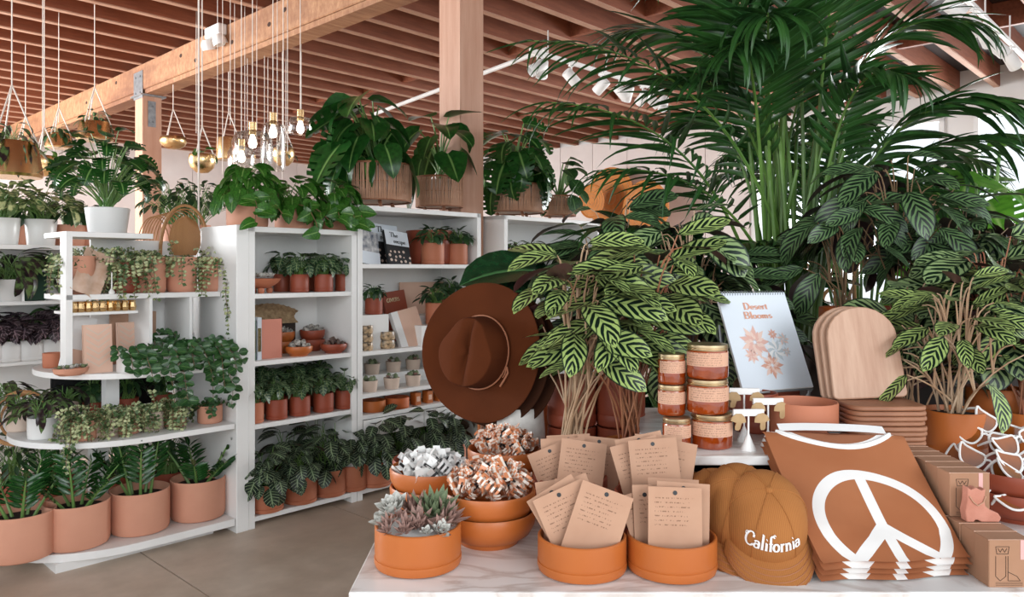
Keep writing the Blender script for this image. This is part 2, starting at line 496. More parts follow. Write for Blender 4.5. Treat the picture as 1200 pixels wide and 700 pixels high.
def trailing(root, ls, starts, ll, joined=True, stem='vine', step=.03, pair=True, sr=.0015, lname='leaf', down=1.0):
    """starts: list of (point, outward dir, length)"""
    st = MB(); jm = MB() if joined else None
    for p0, d0, ln in starts:
        p = Vector(p0); d = Vector(d0).normalized(); pts = [p.copy()]; n = max(3, int(ln/step)); k = 0
        for i in range(n):
            d = (d+Vector((rnd(-.18, .18), rnd(-.18, .18), -.42*down+rnd(-.1, .1)))).normalized()
            p = p+d*step; pts.append(p.copy())
            side = d.cross(Vector((rnd(-.3, .3), rnd(-.3, .3), 1)))
            if side.length < .1: side = Vector((rnd(-1, 1), rnd(-1, 1), 0))
            side.normalize()
            out = Vector((-.35, -.75, .25))
            for sgn in ((1, -1) if pair else ((1,) if i % 2 else (-1,))):
                ld = (side*sgn+d*.35+out*.25).normalized()
                put_leaf(root, ls, p, ld, ll*rnd(.75, 1.15), up=out, roll=rnd(-.5, .5), joined=jm, name=lname)
        st.tube(pts, sr, 4, caps=False)
    s_ = st.build('vines', L[stem], root); s_['kind'] = 'stuff'
    if joined:
        j = jm.build('foliage', ls[0][1].materials[0], root, ang=180); j['kind'] = 'stuff'
    return root

PC = {}
def pot_mesh(r, h, mat, style):
    key = ('pot', round(r, 4), round(h, 4), mat.name, style)
    if key in PC: return PC[key]
    t = min(.006, r*.09); mb = MB()
    if style == 'cyl':
        prof = [(0, 0), (r*.86, 0), (r*.95, h*.03), (r*.99, h*.1), (r, h*.25), (r, h-.002), (r-t*.3, h), (r-t*.8, h), (r-t, h-.003), (r-t, h*.3), (0, h*.28)]
    elif style == 'taper':
        prof = [(0, 0), (r*.72, 0), (r*.76, h*.04), (r*.97, h*.8), (r*.97, h*.8), (r*1.02, h*.81), (r*1.03, h*.99), (r*.99, h), (r*.95, h*.99), (r*.93, h*.78), (r*.75, h*.2), (0, h*.2)]
    elif style == 'bowl':
        prof = [(0, 0), (r*.62, 0), (r*.64, h*.05), (r*.66, h*.13), (r*.88, h*.32), (r*.98, h*.6), (r, h*.92), (r-t*.4, h), (r-t, h*.98), (r-t*1.3, h*.6), (r*.8, h*.33), (0, h*.22)]
    elif style == 'cone':
        prof = [(0, 0), (r*.8, 0), (r*.84, h*.04), (r, h*.98), (r-t*.4, h), (r-t, h*.98), (r*.8, h*.2), (0, h*.2)]
    else:                                                   # rounded tub
        prof = [(0, 0), (r*.5, 0), (r*.8, h*.08), (r*.97, h*.35), (r, h*.6), (r*.93, h*.95), (r*.9, h), (r*.87, h*.97), (r*.9, h*.6), (r*.7, h*.2), (0, h*.2)]
    mb.lathe(prof, 40 if r > .04 else 28)
    PC[key] = mb.mesh('pot', mat); return PC[key]
def pot(root, r, h, mat, style='cyl', saucer=None, soil=True, z=0.0, off=(0, 0), soilz=.86, name='pot', soilmat=None):
    z1 = z
    if saucer is not None:
        sh = saucer; k = ('sau', round(r, 4), sh, mat.name)
        if k not in PC:
            rr = r*1.01
            PC[k] = MB().lathe([(0, 0), (rr*.88, 0), (rr*.97, sh*.15), (rr, sh*.5), (rr, sh*.95), (rr*.985, sh), (rr*.93, sh), (rr*.92, sh*.4), (0, sh*.35)], 40).mesh('saucer', mat)
        link('saucer', PC[k], root, Matrix.Translation((off[0], off[1], z)))
        z1 = z+sh*.62
    link(name, pot_mesh(r, h, mat, style), root, Matrix.Translation((off[0], off[1], z1)))
    if soil:
        k = ('soil', round(r, 4), style, soilmat is None)
        if k not in PC:
            rr = r*.93 if style != 'tub' else r*.86
            PC[k] = MB().lathe([(rr, 0), (rr*.6, .004), (rr*.3, .007), (0, .008)], 24).mesh('soil', soilmat or M['soil'])
        link('soil', PC[k], root, Matrix.Translation((off[0], off[1], z1+h*soilz)))
    return z1+h*soilz

ORD = ['first', 'second', 'third', 'fourth', 'fifth', 'sixth', 'seventh', 'eighth', 'ninth', 'tenth']

# ---------------------------------------------------------------- pen lettering (broad-nib strokes, serif contrast)
def arc(cx, cy, rx, ry, a0, a1, n=14):
    return [(cx+rx*math.cos(R(a0+(a1-a0)*i/n)), cy+ry*math.sin(R(a0+(a1-a0)*i/n))) for i in range(n+1)]
def ser(x, y, w_=.22): return [(x-w_/2, y), (x+w_/2, y)]
G = {   # glyph: (advance, strokes) x-height .5, cap 1
 'C': (.82, [arc(.45, .5, .4, .5, 48, 320)+[], [(.72, .87), (.72, .66)]]),
 'a': (.58, [arc(.26, .34, .2, .16, 160, 0, 8)+[(.46, .04), (.54, .02)], arc(.25, .15, .2, .15, 20, 340)]),
 'l': (.34, [[(.17, 1.02), (.17, 0)], ser(.17, 0), [(.06, 1.02), (.17, 1.02)]]),
 'i': (.34, [[(.17, .5), (.17, 0)], ser(.17, 0), [(.06, .5), (.17, .5)], [(.15, .72), (.19, .76)]]),
 'f': (.38, [arc(.36, .84, .18, .16, 40, 180, 8)+[(.18, 0)], ser(.18, 0), [(.04, .5), (.36, .5)]]),
 'o': (.6, [arc(.28, .25, .23, .25, 0, 360, 20)]),
 'r': (.44, [[(.14, .5), (.14, 0)], ser(.14, 0), arc(.3, .34, .15, .15, 180, 50, 7), [(.03, .5), (.14, .5)]]),
 'n': (.66, [[(.14, .5), (.14, 0)], ser(.14, 0), arc(.32, .3, .17, .19, 180, 0, 9)+[(.49, 0)], ser(.49, 0), [(.03, .5), (.14, .5)]]),
 'm': (.95, [[(.14, .5), (.14, 0)], ser(.14, 0), arc(.29, .3, .15, .19, 180, 0, 9)+[(.44, 0)], ser(.44, 0), arc(.6, .3, .16, .19, 180, 0, 9)+[(.76, 0)], ser(.76, 0), [(.03, .5), (.14, .5)]]),
 'D': (.9, [[(.17, 1), (.17, 0)], [(.04, 1), (.35, 1)]+arc(.35, .5, .42, .5, 90, -90)+[(.04, 0)]]),
 'B': (.84, [[(.17, 1), (.17, 0)], [(.04, 1), (.35, 1)]+arc(.4, .76, .26, .24, 90, -90, 9)+[(.17, .52)], [(.35, .52)]+arc(.42, .26, .3, .26, 90, -90, 9)+[(.04, 0)]]),
 'e': (.54, [[(.07, .27), (.46, .27)]+arc(.26, .27, .2, .23, 0, 320, 16)]),
 's': (.5, [arc(.24, .37, .15, .13, 30, 250, 8)+arc(.24, .13, .17, .13, 80, -150, 8)]),
 't': (.38, [[(.17, .72), (.17, .1)]+arc(.27, .1, .1, .1, 180, 300, 5), [(.04, .5), (.34, .5)]]),
 'T': (.86, [[(.42, 1), (.42, 0)], ser(.42, 0, .28), [(.06, .84), (.06, 1), (.78, 1), (.78, .84)]]),
 'h': (.66, [[(.14, 1.02), (.14, 0)], ser(.14, 0), arc(.32, .3, .17, .19, 180, 0, 9)+[(.49, 0)], ser(.49, 0), [(.03, 1.02), (.14, 1.02)]]),
 'c': (.52, [arc(.27, .25, .21, .25, 45, 315)]),
 'p': (.64, [[(.14, .5), (.14, -.32)], ser(.14, -.32), arc(.3, .25, .2, .24, 150, -150, 14), [(.03, .5), (.14, .5)]]),
 '.': (.26, [[(.1, .03), (.14, .07)]]),
 ' ': (.4, []),
 'G': (.88, [arc(.45, .5, .4, .5, 48, 330), [(.6, .42), (.86, .42)], [(.78, .42), (.78, .08)]]),
 'I': (.42, [[(.2, 1), (.2, 0)], ser(.2, 0, .3), ser(.2, 1, .3)]),
 'V': (.86, [[(.08, 1), (.42, 0), (.78, 1)], ser(.08, 1), ser(.78, 1)]),
 'E': (.76, [[(.17, 1), (.17, 0)], [(.04, 1), (.66, 1), (.66, .82)], [(.17, .5), (.5, .5)], [(.04, 0), (.68, 0), (.68, .2)]]),
 'S': (.68, [arc(.33, .74, .23, .25, 40, 250, 9)+arc(.33, .25, .26, .25, 80, -150, 9)]),
 'R': (.84, [[(.17, 1), (.17, 0)], ser(.17, 0), [(.04, 1), (.35, 1)]+arc(.4, .75, .26, .25, 90, -90, 9)+[(.17, .5)], [(.4, .5), (.76, 0)]]),
 'A': (.84, [[(.08, 0), (.42, 1), (.76, 0)], [(.2, .34), (.62, .34)], ser(.08, 0), ser(.76, 0)]),
 'O': (.94, [arc(.45, .5, .4, .5, 0, 360, 22)]),
}
def lettering(text, fn, h=1.0, nib=.13, thin=.045, lift=0.0, dense=.09):
    """fn(x,y)->3D point; returns MB of ribbons; x from 0.. width*h"""
    mb = MB(); x0 = 0.0
    for ch in text:
        adv, strokes = G[ch]
        for stx in strokes:
            pts = []
            for i in range(len(stx)-1):
                a, b = stx[i], stx[i+1]; d = math.dist(a, b); n = max(1, int(d/dense))
                for k in range(n): pts.append((a[0]+(b[0]-a[0])*k/n, a[1]+(b[1]-a[1])*k/n))
            pts.append(stx[-1])
            vs = []; fs = []
            for i, p in enumerate(pts):
                a = pts[max(0, i-1)]; b = pts[min(len(pts)-1, i+1)]
                dx, dy = b[0]-a[0], b[1]-a[1]; ln = math.hypot(dx, dy) or 1
                nx, ny = -dy/ln, dx/ln
                wd = (thin + (nib-thin)*abs(nx))*.5
                for sg in (1, -1):
                    vs.append(fn((x0+p[0]+nx*wd*sg)*h, (p[1]+ny*wd*sg)*h))
            for i in range(len(pts)-1): fs.append((2*i, 2*i+1, 2*i+3, 2*i+2))
            mb.add(vs, fs)
        x0 += adv
    return mb, x0*h
def textw(text): return sum(G[c][0] for c in text)

# ================================================================ THE SETTING
ROT = Matrix.Rotation(UROT, 4, 'Z')               # local x -> U, local y -> V
def ubox(mb, u0, u1, v0, v1, z0, z1, m=0):
    return mb.box(u0, u1, v0, v1, z0, z1, m)
def ubuild(mb, name, mt, parent=None, smooth=False):
    return mb.build(name, mt, parent, ROT, smooth)
# floor: slabs with sawn joints
fl = ubuild(MB().box(-7, 13.4, -5, 18, -.2, -.02), 'floor', M['soil']); tag(fl, kind='structure')
us = [-7, -1.2, 1.6, 2.75, 5.4, 8.0, 10.6, 13.4]; vs_ = [-5, -.4, 4.9, 9.6, 14, 18]
for i in range(len(us)-1):
    for j in range(len(vs_)-1):
        o = MB().box(us[i]+.004, us[i+1]-.004, vs_[j]+.004, vs_[j+1]-.004, -.05, 0).build('slab', M['concrete'], fl, None, False)
# ceiling: deck boards and one joist after another
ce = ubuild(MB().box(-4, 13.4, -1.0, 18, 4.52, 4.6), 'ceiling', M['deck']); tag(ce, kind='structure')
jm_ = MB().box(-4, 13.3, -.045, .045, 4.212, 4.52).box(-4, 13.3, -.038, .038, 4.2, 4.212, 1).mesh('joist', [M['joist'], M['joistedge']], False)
n0 = -16
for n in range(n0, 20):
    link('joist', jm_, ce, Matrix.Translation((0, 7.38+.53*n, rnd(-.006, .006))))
bk = MB().box(-.03, .03, -.22, .22, 4.24, 4.52).mesh('blocking', M['joist'], False)
for n in range(n0, 19):
    for u_ in (1.2, 7.1, 10.2):
        if (n+int(u_)) % 2: link('blocking', bk, ce, Matrix.Translation((u_+rnd(-.1, .1), 7.38+.53*n+.265, 0)))
# walls of upright panels
wb = ubuild(MB().box(-4, 13.4, 17.55, 17.7, 0, 4.6), 'wall_back', M['wall']); tag(wb, kind='structure')
pm = MB().box(.006, .894, 17.5, 17.55, 0, 4.2).mesh('panel', M['wall'], False)
for i in range(19): link('panel', pm, wb, Matrix.Translation((-3.9+.9*i, 0, 0)))
wr = MB()
wins = [(-.4, 2.9), (3.3, 6.4)]; z0w, z1w = .9, 3.85
wr.box(13.25, 13.4, -5, -.4, 0, 4.6); wr.box(13.25, 13.4, 2.9, 3.3, 0, 4.6); wr.box(13.25, 13.4, 6.4, 18, 0, 4.6)
for a, b in wins: wr.box(13.25, 13.4, a, b, 0, z0w); wr.box(13.25, 13.4, a, b, z1w, 4.6)
wr = ubuild(wr, 'wall_right', M['plaster']); tag(wr, kind='structure')
pm = MB().box(13.2, 13.25, .006, .894, 0, 4.2).mesh('panel', M['wall'], False)
for i in range(12): link('panel', pm, wr, Matrix.Translation((0, 6.5+.9*i, 0)))
glass = NT('window_glass')
tb = glass.n('BsdfTransparent'); gb = glass.n('BsdfGlossy'); gb.inputs['Roughness'].default_value = .02; mx = glass.n('MixShader'); mx.inputs[0].default_value = .06
glass.l(tb.outputs[0], mx.inputs[1]); glass.l(gb.outputs[0], mx.inputs[2]); glass.l(mx.outputs[0], glass.t.nodes['Material Output'].inputs[0]); glass = glass.m
for k, (a, b) in enumerate(wins):
    f = MB()
    f.box(13.18, 13.3, a, a+.07, z0w, z1w); f.box(13.18, 13.3, b-.07, b, z0w, z1w); f.box(13.18, 13.3, a, b, z0w, z0w+.07); f.box(13.18, 13.3, a, b, z1w-.07, z1w)
    wo = ubuild(f, 'window_%d' % (k+1), M['white']); tag(wo, kind='structure')
    MB().box(13.22, 13.27, (a+b)/2-.025, (a+b)/2+.025, z0w+.07, z1w-.07).build('mullion', M['white'], wo, None, False)
    for q in range(2):
        c0 = a+.07 if q == 0 else (a+b)/2+.025; c1 = (a+b)/2-.025 if q == 0 else b-.07
        MB().box(13.24, 13.25, c0, c1, z0w+.07, z1w-.07).build('pane', glass, wo, None, False)

# posts and the great beam
def bracket(parent, c, w_, h_, axis):
    m = MB()
    if axis == 'u': m.box(c[0]-.008, c[0], c[1]-w_/2, c[1]+w_/2, c[2]-h_/2, c[2]+h_/2)
    else: m.box(c[0]-w_/2, c[0]+w_/2, c[1]-.008, c[1], c[2]-h_/2, c[2]+h_/2)
    o = m.build('bracket', M['steel'], parent, None, False)
    b = MB()
    for dx in (-.25, .25):
        for dz in (-.3, .3):
            if axis == 'u': b.box(c[0]-.02, c[0]-.008, c[1]+dx*w_-.012, c[1]+dx*w_+.012, c[2]+dz*h_-.012, c[2]+dz*h_+.012)
            else: b.box(c[0]+dx*w_-.012, c[0]+dx*w_+.012, c[1]-.02, c[1]-.008, c[2]+dz*h_-.012, c[2]+dz*h_+.012)
    b.build('bolts', M['steel'], o, None, False)['kind'] = 'stuff'
def post(v, label):
    r = thing('timber_post', label, 'post', (0, 0, 0), UROT); r['kind'] = 'thing'
    bev(MB().box(4.0, 4.25, v-.125, v+.125, 0, 3.8).build('timber', M['post'], r, None, False), .006, 1)
    return r
p1 = post(10.6, 'square fir post with steel brackets carrying the great beam behind the white-potted monstera')
bracket(p1, (4.12, 10.475, 3.55), .1, .34, 'v')
bracket(p1, (4.0, 10.6, 3.93), .3, .36, 'u')
MB().box(3.96, 4.29, 10.42, 10.78, 3.78, 3.8).build('cap_plate', M['steel'], p1, None, False)
p2 = post(4.45, 'square fir post rising between two white shelf units behind the blush baskets')
bm_ = thing('timber_beam', 'great weathered timber beam with knots and bolt holes crossing under the roof joists', 'beam', (0, 0, 0), UROT)
bev(MB().box(4.0, 4.25, -1, 17.5, 3.86, 4.2).build('beam_timber', M['beam'], bm_, None, False), .01, 1)
MB().box(4.02, 4.23, -1, 17.5, 3.8, 3.857).build('beam_lower_board', M['beam'], bm_, None, False)
kn = simple('dark_knot', '#3a2014', .9)
for v_, z_ in ((6.9, 4.08), (8.0, 3.98), (9.3, 4.08), (8.9, 3.95), (7.2, 4.0), (11.4, 4.1), (12.6, 4.0)):
    MB().lathe([(.0, 0), (.022, 0), (.026, -.004)], 10).build('knot', kn, bm_, Matrix.Translation((3.997, v_, z_)) @ Matrix.Rotation(-PI/2, 4, 'Y') @ Matrix.Diagonal((1, 1.5, 1, 1)))
# steel conduit across the joists
a_ = P(438, 134, 12.6); b_ = P(640, 58, 9.2)
tag(MB().tube([a_, b_], .03, 8).build('sprinkler_pipe', M['white']), 'thin white pipe slung diagonally below the roof joists', 'pipe')
# emergency light on the beam
el = thing('emergency_light', 'white twin-head emergency light fixed on the side of the beam', 'light', uv(3.988, 8.28, 4.1), UROT)
bev(MB().box(-.09, .01, -.17, .17, -.02, .1).build('housing', M['white'], el, None, False), .012)
for q in (-1, 1):
    h = MB().lathe([(0, 0), (.055, 0), (.075, .05), (.08, .11), (.07, .11), (.06, .07), (0, .06)], 20).build('lamp_head', M['white'], el, TRS((-.08, q*.13, -.03), (R(160), 0, R(q*25)+PI/2)))

# track lights
def track(name, u0, u1, v, z, ps, label, group, hl):
    r = thing('track_rail', label, 'track', uv(u0, v, z), UROT)
    bev(MB().box(0, u1-u0, -.02, .02, -.03, .02).build('rail', M['white'], r, None, False), .004, 1)
    x = 0.3
    while x < u1-u0: MB().tube([(x, 0, .02), (x, 0, 4.2-z)], .008, 6).build('hanger', M['white'], r); x += 1.1
    for i, (t, tilt, az) in enumerate(ps):
        s = thing('spotlight', '%s spotlight from the near end of the white rail %s' % (ORD[i], hl), 'spotlight', uv(u0+t, v, z-.03), az, group)
        MB().box(-.03, .03, -.02, .02, -.02, 0).build('adapter', M['white'], s, None, False)
        MB().tube([(0, 0, -.02), (0, 0, -.1)], .011, 6).build('stem', M['white'], s)
        Mx = TRS((0, 0, -.15), (0, R(tilt), 0))
        MB().lathe([(0, .1), (.058, .1), (.065, .09), (.066, -.09), (.06, -.1), (.054, -.09), (.054, -.03)], 22).build('can', M['white'], s, Mx)
        MB().lathe([(.054, -.03), (0, -.035)], 22).build('lens', M['steel'], s, Mx)
    return r
# left rail under the joists in the middle, right rail near the window
ul, vl = 6.35, 5.65
track('t', 6.3, 9.1, 5.68, 3.92, [(.12, 60, .3), (.2, 10, 1.2), (.72, -50, .5), (1.3, 50, -.6), (1.72, -45, .3), (1.86, -30, 2.), (2.2, 55, -1.), (2.45, -50, .2), (2.7, 20, 1.)],
      'white track rail with spotlights hung under the joists, left of the palm', 'spotlights on the rail left of the palm', 'left of the palm')
track('t', 7.1, 12.5, 1.77, 3.92, [(.3, 50, 2.9), (.95, -55, .4), (1.45, -50, .6), (1.95, 60, 3.4), (2.6, -45, .4)],
      'white track rail with spotlights at the top corner above the bright window', 'spotlights on the rail above the window', 'above the window')

# ================================================================ SHELVING
V0 = 4.12
def board(r, u0, u1, v0, v1, zt, th=.028, name='shelf', mt=None):
    return bev(MB().box(u0, u1, v0, v1, zt-th, zt).build(name, mt or M['white'], r, None, False), .002, 1)
def unit(label, u0, u1, v0, v1, zs, top, bt=.04, vertical=()):
    r = thing('shelf_unit', label, 'shelving', (0, 0, 0), UROT)
    bev(MB().box(u0, u0+bt, v0, v1, 0, top).build('side_panel', M['white'], r, None, False), .002, 1)
    bev(MB().box(u1-bt, u1, v0, v1, 0, top).build('side_panel', M['white'], r, None, False), .002, 1)
    MB().box(u0+bt, u1-bt, v1-.015, v1, 0.02, top-.03).build('back_panel', M['white'], r, None, False)
    board(r, u0, u1, v0, v1, top, .032, 'top_board')
    for z in zs: board(r, u0+bt, u1-bt, v0+.004, v1-.016, z)
    return r
ZB = [1.354, .963, .598, .066]
ub = unit('white shelf unit with a wide left post holding bowls, books and ivy pots', 2.16, 2.905, V0, V0+.42, ZB, 1.744)
bev(MB().box(2.085, 2.158, V0-.005, V0+.44, 0, 1.75).build('side_post', M['white'], ub, None, False), .003, 1)
# arched end panel against the island
pts = [(V0+.45, 0)]; pts += [(V0+.45+.42*math.sin(R(a)), 1.3+.45*math.cos(R(a))) for a in range(0, 91, 9)]; pts += [(V0+.87, 0)]
ap = MB().prism(pts, 0, .03).build('arched_panel', M['white'], ub, Matrix(((0, 0, 1, 2.11), (1, 0, 0, 0), (0, 1, 0, 0), (0, 0, 0, 1))), False)
ZC = [1.53, .959, .683, .545, .066]
uc = unit('tall white shelf unit with cookbooks and cactus pots, behind the felt hat', 2.91, 4.02, V0, V0+.42, [1.53, .959, .683, .066], 1.9125)
for z in (.545,): board(uc, 2.95, 3.98, V0+.004, V0+.4, z)
for i in range(4):
    b = bev(MB().box(2.955+.256*i+.003, 2.955+.256*(i+1)-.003, V0-.002, V0+.016, .40, .512).build('drawer_front', M['white'], uc, None, False), .003, 1)
ud = unit('white shelf unit right of the square post under the two right baskets', 4.27, 5.5, V0, V0+.42, [1.53, .959, .5, .066], 1.915)

# island display with rounded shelves
ia = thing('shelf_island', 'white round-ended island display with five tiers of potted plants', 'shelving', (0, 0, 0), UROT)
def rounded(u_end, v_front, v_back, rad, uR=2.08):
    pts = [(uR, v_front), (uR, v_back)]
    cx = u_end+rad; cy = (v_front+v_back)/2; ry = (v_back-v_front)/2
    for i in range(0, 25):
        a = R(90+180*i/24); pts.append((cx+rad*math.cos(a), cy+ry*math.sin(a)))
    return pts
for (ue, vf, vb, rd, zt, th) in ((1.02, V0, V0+1.0, .55, .085, .04), (1.1, V0, V0+1.0, .52, .624, .03), (1.22, V0, V0+1.0, .5, .961, .03)):
    bev(MB().prism(rounded(ue, vf, vb, rd), zt-th, zt).build('rounded_shelf', M['white'], ia, None, False), .002, 1)
VF2 = 4.3
board(ia, 1.27, 2.08, VF2, VF2+.36, 1.367); board(ia, 1.27, 1.70, VF2, VF2+.36, 1.69)
MB().box(1.27, 1.30, VF2, VF2+.09, .961, 1.665).build('side_panel', M['white'], ia, None, False)
MB().box(1.5, 2.08, VF2+.36, VF2+.375, .961, 1.665).build('back_panel', M['white'], ia, None, False)
board(ia, 1.30, 1.62, VF2, VF2+.3, 1.275, .015, 'small_shelf')
MB().box(1.68, 1.695, VF2, VF2+.34, .961, 1.34).build('divider', M['white'], ia, None, False)
MB().box(1.9, 1.915, VF2, VF2+.34, .961, 1.34).build('divider', M['white'], ia, None, False)
MB().box(1.45, 1.53, V0+.35, V0+.43, .085, .6).build('leg', M['white'], ia, None, False)
MB().box(1.55, 1.62, V0+.45, V0+.52, .624, .94).build('leg', M['white'], ia, None, False)
MB().box(1.2, 2.0, V0+.1, V0+.7, .0, .045).build('plinth', M['white'], ia, None, False)
MB().box(1.40, 2.05, V0+.88, V0+.9, .65, .93).build('dark_back_panel', M['black'], ia, None, False)

# unit on the far left
ue_ = unit('pale shelf unit at the far left edge holding white plant pots, behind the island', -.6, 2.6, 6.1, 6.55, [1.276, .86, .3], 1.665)

# ================================================================ HELPERS FOR SHELF PLANTS
LS_small = leafset('small', 'oval', L['small'], 4, 2, name='leaf')
LS_ivy = leafset('ivy', 'heart', L['ivy'], 4, 2, bends=(.2, .6, 1.0))
LS_ficus = leafset('ficus', 'round', L['ficus'], 2, 2, bends=(.2, .6))
LS_aglao = leafset('aglao', 'oval', L['aglao'], 5, 2, bends=(.4, .9, 1.3))
LS_beg = leafset('begonia', 'heart', L['begonia'], 4, 4)
LS_drac = leafset('drac', 'lance', L['dracaena'], 6, 2, bends=(.6, 1.2, 1.8))
LS_zz = leafset('zz', 'tip', L['zz'], 4, 2, bends=(.1, .4), fold=.35)
LS_hoya = leafset('hoya', 'round', L['hoya'], 4, 4, bends=(.2, .5))
LS_phil = leafset('phil', 'heart', L['philodendron'], 6, 4, bends=(.4, .8, 1.2), fold=.2)
LS_mon = leafset('mon', 'monstera', L['monstera'], 20, 8, bends=(.4, .8, 1.2), fold=.15, wave=.01)
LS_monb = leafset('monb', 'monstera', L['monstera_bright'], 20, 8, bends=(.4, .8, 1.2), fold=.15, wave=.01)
LS_mond = leafset('mond', 'monstera', L['monstera'], 20, 8, bends=(.5, .9, 1.3), fold=.15)
LS_glossy = leafset('glossy', 'broad', L['monstera_dark'], 8, 4, bends=(.4, .8), fold=.2)
LS_heartbig = leafset('hb', 'heart', L['monstera'], 8, 4, bends=(.3, .7, 1.0), fold=.2)
LS_mar = leafset('mar', 'broad', L['maranta'], 5, 4, bends=(.3, .7, 1.1), fold=.15)
LS_cal = leafset('cal', 'oval', L['calathea'], 8, 4, bends=(.1, .4, .8), fold=.16, wave=.004)
LS_cald = leafset('cald', 'oval', L['calathea_dark'], 8, 4, bends=(.5, .9, 1.3), fold=.2, wave=.004)
LS_cals = leafset('cals', 'broad', L['calathea_silver'], 8, 4, bends=(.3, .7, 1.1), fold=.16, wave=.004)
LS_palm = leafset('palm', 'palm', L['palm'], 6, 2, bends=(.3, .7, 1.1, 1.5), fold=.35, name='leaflet')
LS_dry = leafset('dry', 'lance', L['dry'], 6, 2, bends=(1.2, 2.0), fold=.5)
PT = {}
def small_pot_plant(kind, px, v, z, r, h, matn='redterra', label='', group=None, ls=None, n=26, Rr=.09, H=.11, ll=.05, style='cyl', saucer=.018, stem='stem', el=(40, -40), name=None, z_off=0, **kw):
    loc = atv(px, v, z)
    key = (kind, r, h, matn)
    nm = name or kind
    if key in PT:
        o = dup(PT[key], loc, rnd(0, 6.2), label, group)
        return o
    t = thing(nm, label, 'potted plant', loc, rnd(0, 6), group)
    zz = pot(t, r, h, M[matn], style, saucer)
    foliage(t, ls or LS_small, n, Rr, H, ll, zz, stem=stem, joined=True, el=el, spread=r*.5, **kw)
    PT[key] = t
    return t

# ================================================================ THINGS ON THE SHELVES
# --- ZZ plants in big pale pink pots on the lowest round shelf
def zz_stem(root, base, az, ln, lean, ll):
    d = Vector((math.cos(az)*lean, math.sin(az)*lean, 1)).normalized()
    pts = []; p = Vector(base)
    rot_ax = Vector((0, 0, 1)).cross(d)
    for i in range(10):
        pts.append(p.copy()); p = p+d*(ln/9); d = (d+Vector((math.cos(az), math.sin(az), -.3))*.045*lean).normalized()
    mb = MB(); mb.tube(pts, [.009-.0007*i for i in range(10)], 6, caps=False)
    st = mb.build('stalk', L['stem'], root)
    side = Vector((-math.sin(az), math.cos(az), 0))
    if abs(side.x) < .2: side = Vector((1, 0, 0))
    for i in range(3, 10):
        for s in (1, -1):
            dd = ((pts[i]-pts[i-1]).normalized()*.75+side*s).normalized()
            put_leaf(st, LS_zz, pts[i]-(pts[i]-pts[i-1])*.4*(s > 0), dd, ll*(1.05-.05*abs(i-6))*rnd(.9, 1.1), up=Vector((math.cos(az), math.sin(az), .6)), roll=rnd(-.3, .3), name='leaflet')
    put_leaf(st, LS_zz, pts[-1], pts[-1]-pts[-2], ll, name='leaflet')
zspots = [(24, 4.36, .155, .225, 'leftmost of four on the lowest round shelf'), (90, 4.34, .155, .225, 'second from the left of four'),
          (164, 4.33, .15, .225, 'the tallest and most upright of four'), (232, 4.32, .148, .225, 'against the shelf post with one stalk leaning left')]
stems_ = [[(.5, .3, .5), (1.6, .28, .4), (2.8, .26, .5), (4.0, .3, .4), (5.4, .26, .45)],
          [(.1, .27, .55), (.8, .3, .5), (1.7, .24, .5), (2.7, .25, .8), (3.9, .22, .7), (5.0, .3, .3), (5.9, .24, .8)],
          [(.2, .34, .12), (1.5, .32, .25), (2.8, .36, .2), (4.2, .34, .2), (5.2, .3, .35), (3.5, .28, .5)],
          [(3.0, .42, .65), (.3, .38, .45), (.8, .22, .8), (2.2, .24, .7), (5.0, .2, .7), (5.9, .22, .8)]]
for (px, v, r, h, lb), ss in zip(zspots, stems_):
    t = thing('zz_plant', 'zz plant in a big pink pot, '+lb, 'potted plant', atv(px, v, .085), 0, 'zz plants on the lowest round shelf')
    zz = pot(t, r, h, M['pinkterra'], 'cyl', None, soilz=.8)
    for az, ln, lean in ss: zz_stem(t, (math.cos(az)*r*.35, math.sin(az)*r*.35, zz), az, ln, lean, .095)
# pots behind them
for i, (px, v, r, h, mt, lb, sty) in enumerate([(60, 5.0, .13, .2, 'redterra', 'pink terracotta pot of dark foliage behind the second zz plant', 1), (140, 4.78, .11, .2, 'redterra', 'red terracotta pot of leafy green plant behind the tall zz plant', 1),
                                           (196, 4.66, .12, .2, 'redterra', 'red terracotta pot with a very dark bushy plant behind the zz plants', 0), (14, 5.05, .12, .2, 'redterra', 'terracotta pot of green foliage tucked behind the leftmost zz plant', 1)]):
    small_pot_plant('leafy_plant', px, v, .085, r, h, mt, lb, ls=(LS_zz if sty else LS_small), n=46, Rr=.2, H=.28, ll=.08)
# --- shelf 4 (z .624): mat of trailing small leaves in pale pots, right pot, dark strap plants left
gp = 'variegated trailing figs along the second-lowest round shelf'
for i, (px, v, r) in enumerate([(98, 4.3, .06), (124, 4.3, .06), (150, 4.3, .06), (178, 4.3, .06), (205, 4.3, .06)]):
    t = thing('trailing_fig', 'variegated trailing fig in a blush pot, %s from the left above the zz plants' % ORD[i], 'potted plant', atv(px, v, .624), 0, gp)
    zz = pot(t, r, .1, M['creampot' if i % 2 else 'pinkterra'], 'cyl', None)
    stt = [((rnd(-.04, .04), rnd(-.04, .04), zz+.03), (rnd(-1, 1), rnd(-1.2, .6), .6), rnd(.1, .2)) for k in range(36)]
    trailing(t, LS_ficus, stt, .026, step=.022)
t = thing('trailing_fig', 'small-leaved plant spilling from the round pink pot by the shelf post, above the zz plants', 'potted plant', atv(246, 4.26, .624), 0, gp)
zz = pot(t, .068, .1, M['pinkterra'], 'cyl', None)
trailing(t, LS_hoya, [((rnd(-.04, .04), rnd(-.04, .04), zz+.01), (rnd(-1, 1), rnd(-1, .6), .7), rnd(.05, .12)) for k in range(14)], .03, step=.025)
trailing(bpy.data.objects['trailing_fig'], LS_ficus, [((.03*k, -.05, .1), (rnd(-.5, .5), -1, .2), rnd(.12, .3)) for k in range(-2, 3)], .024, step=.025)
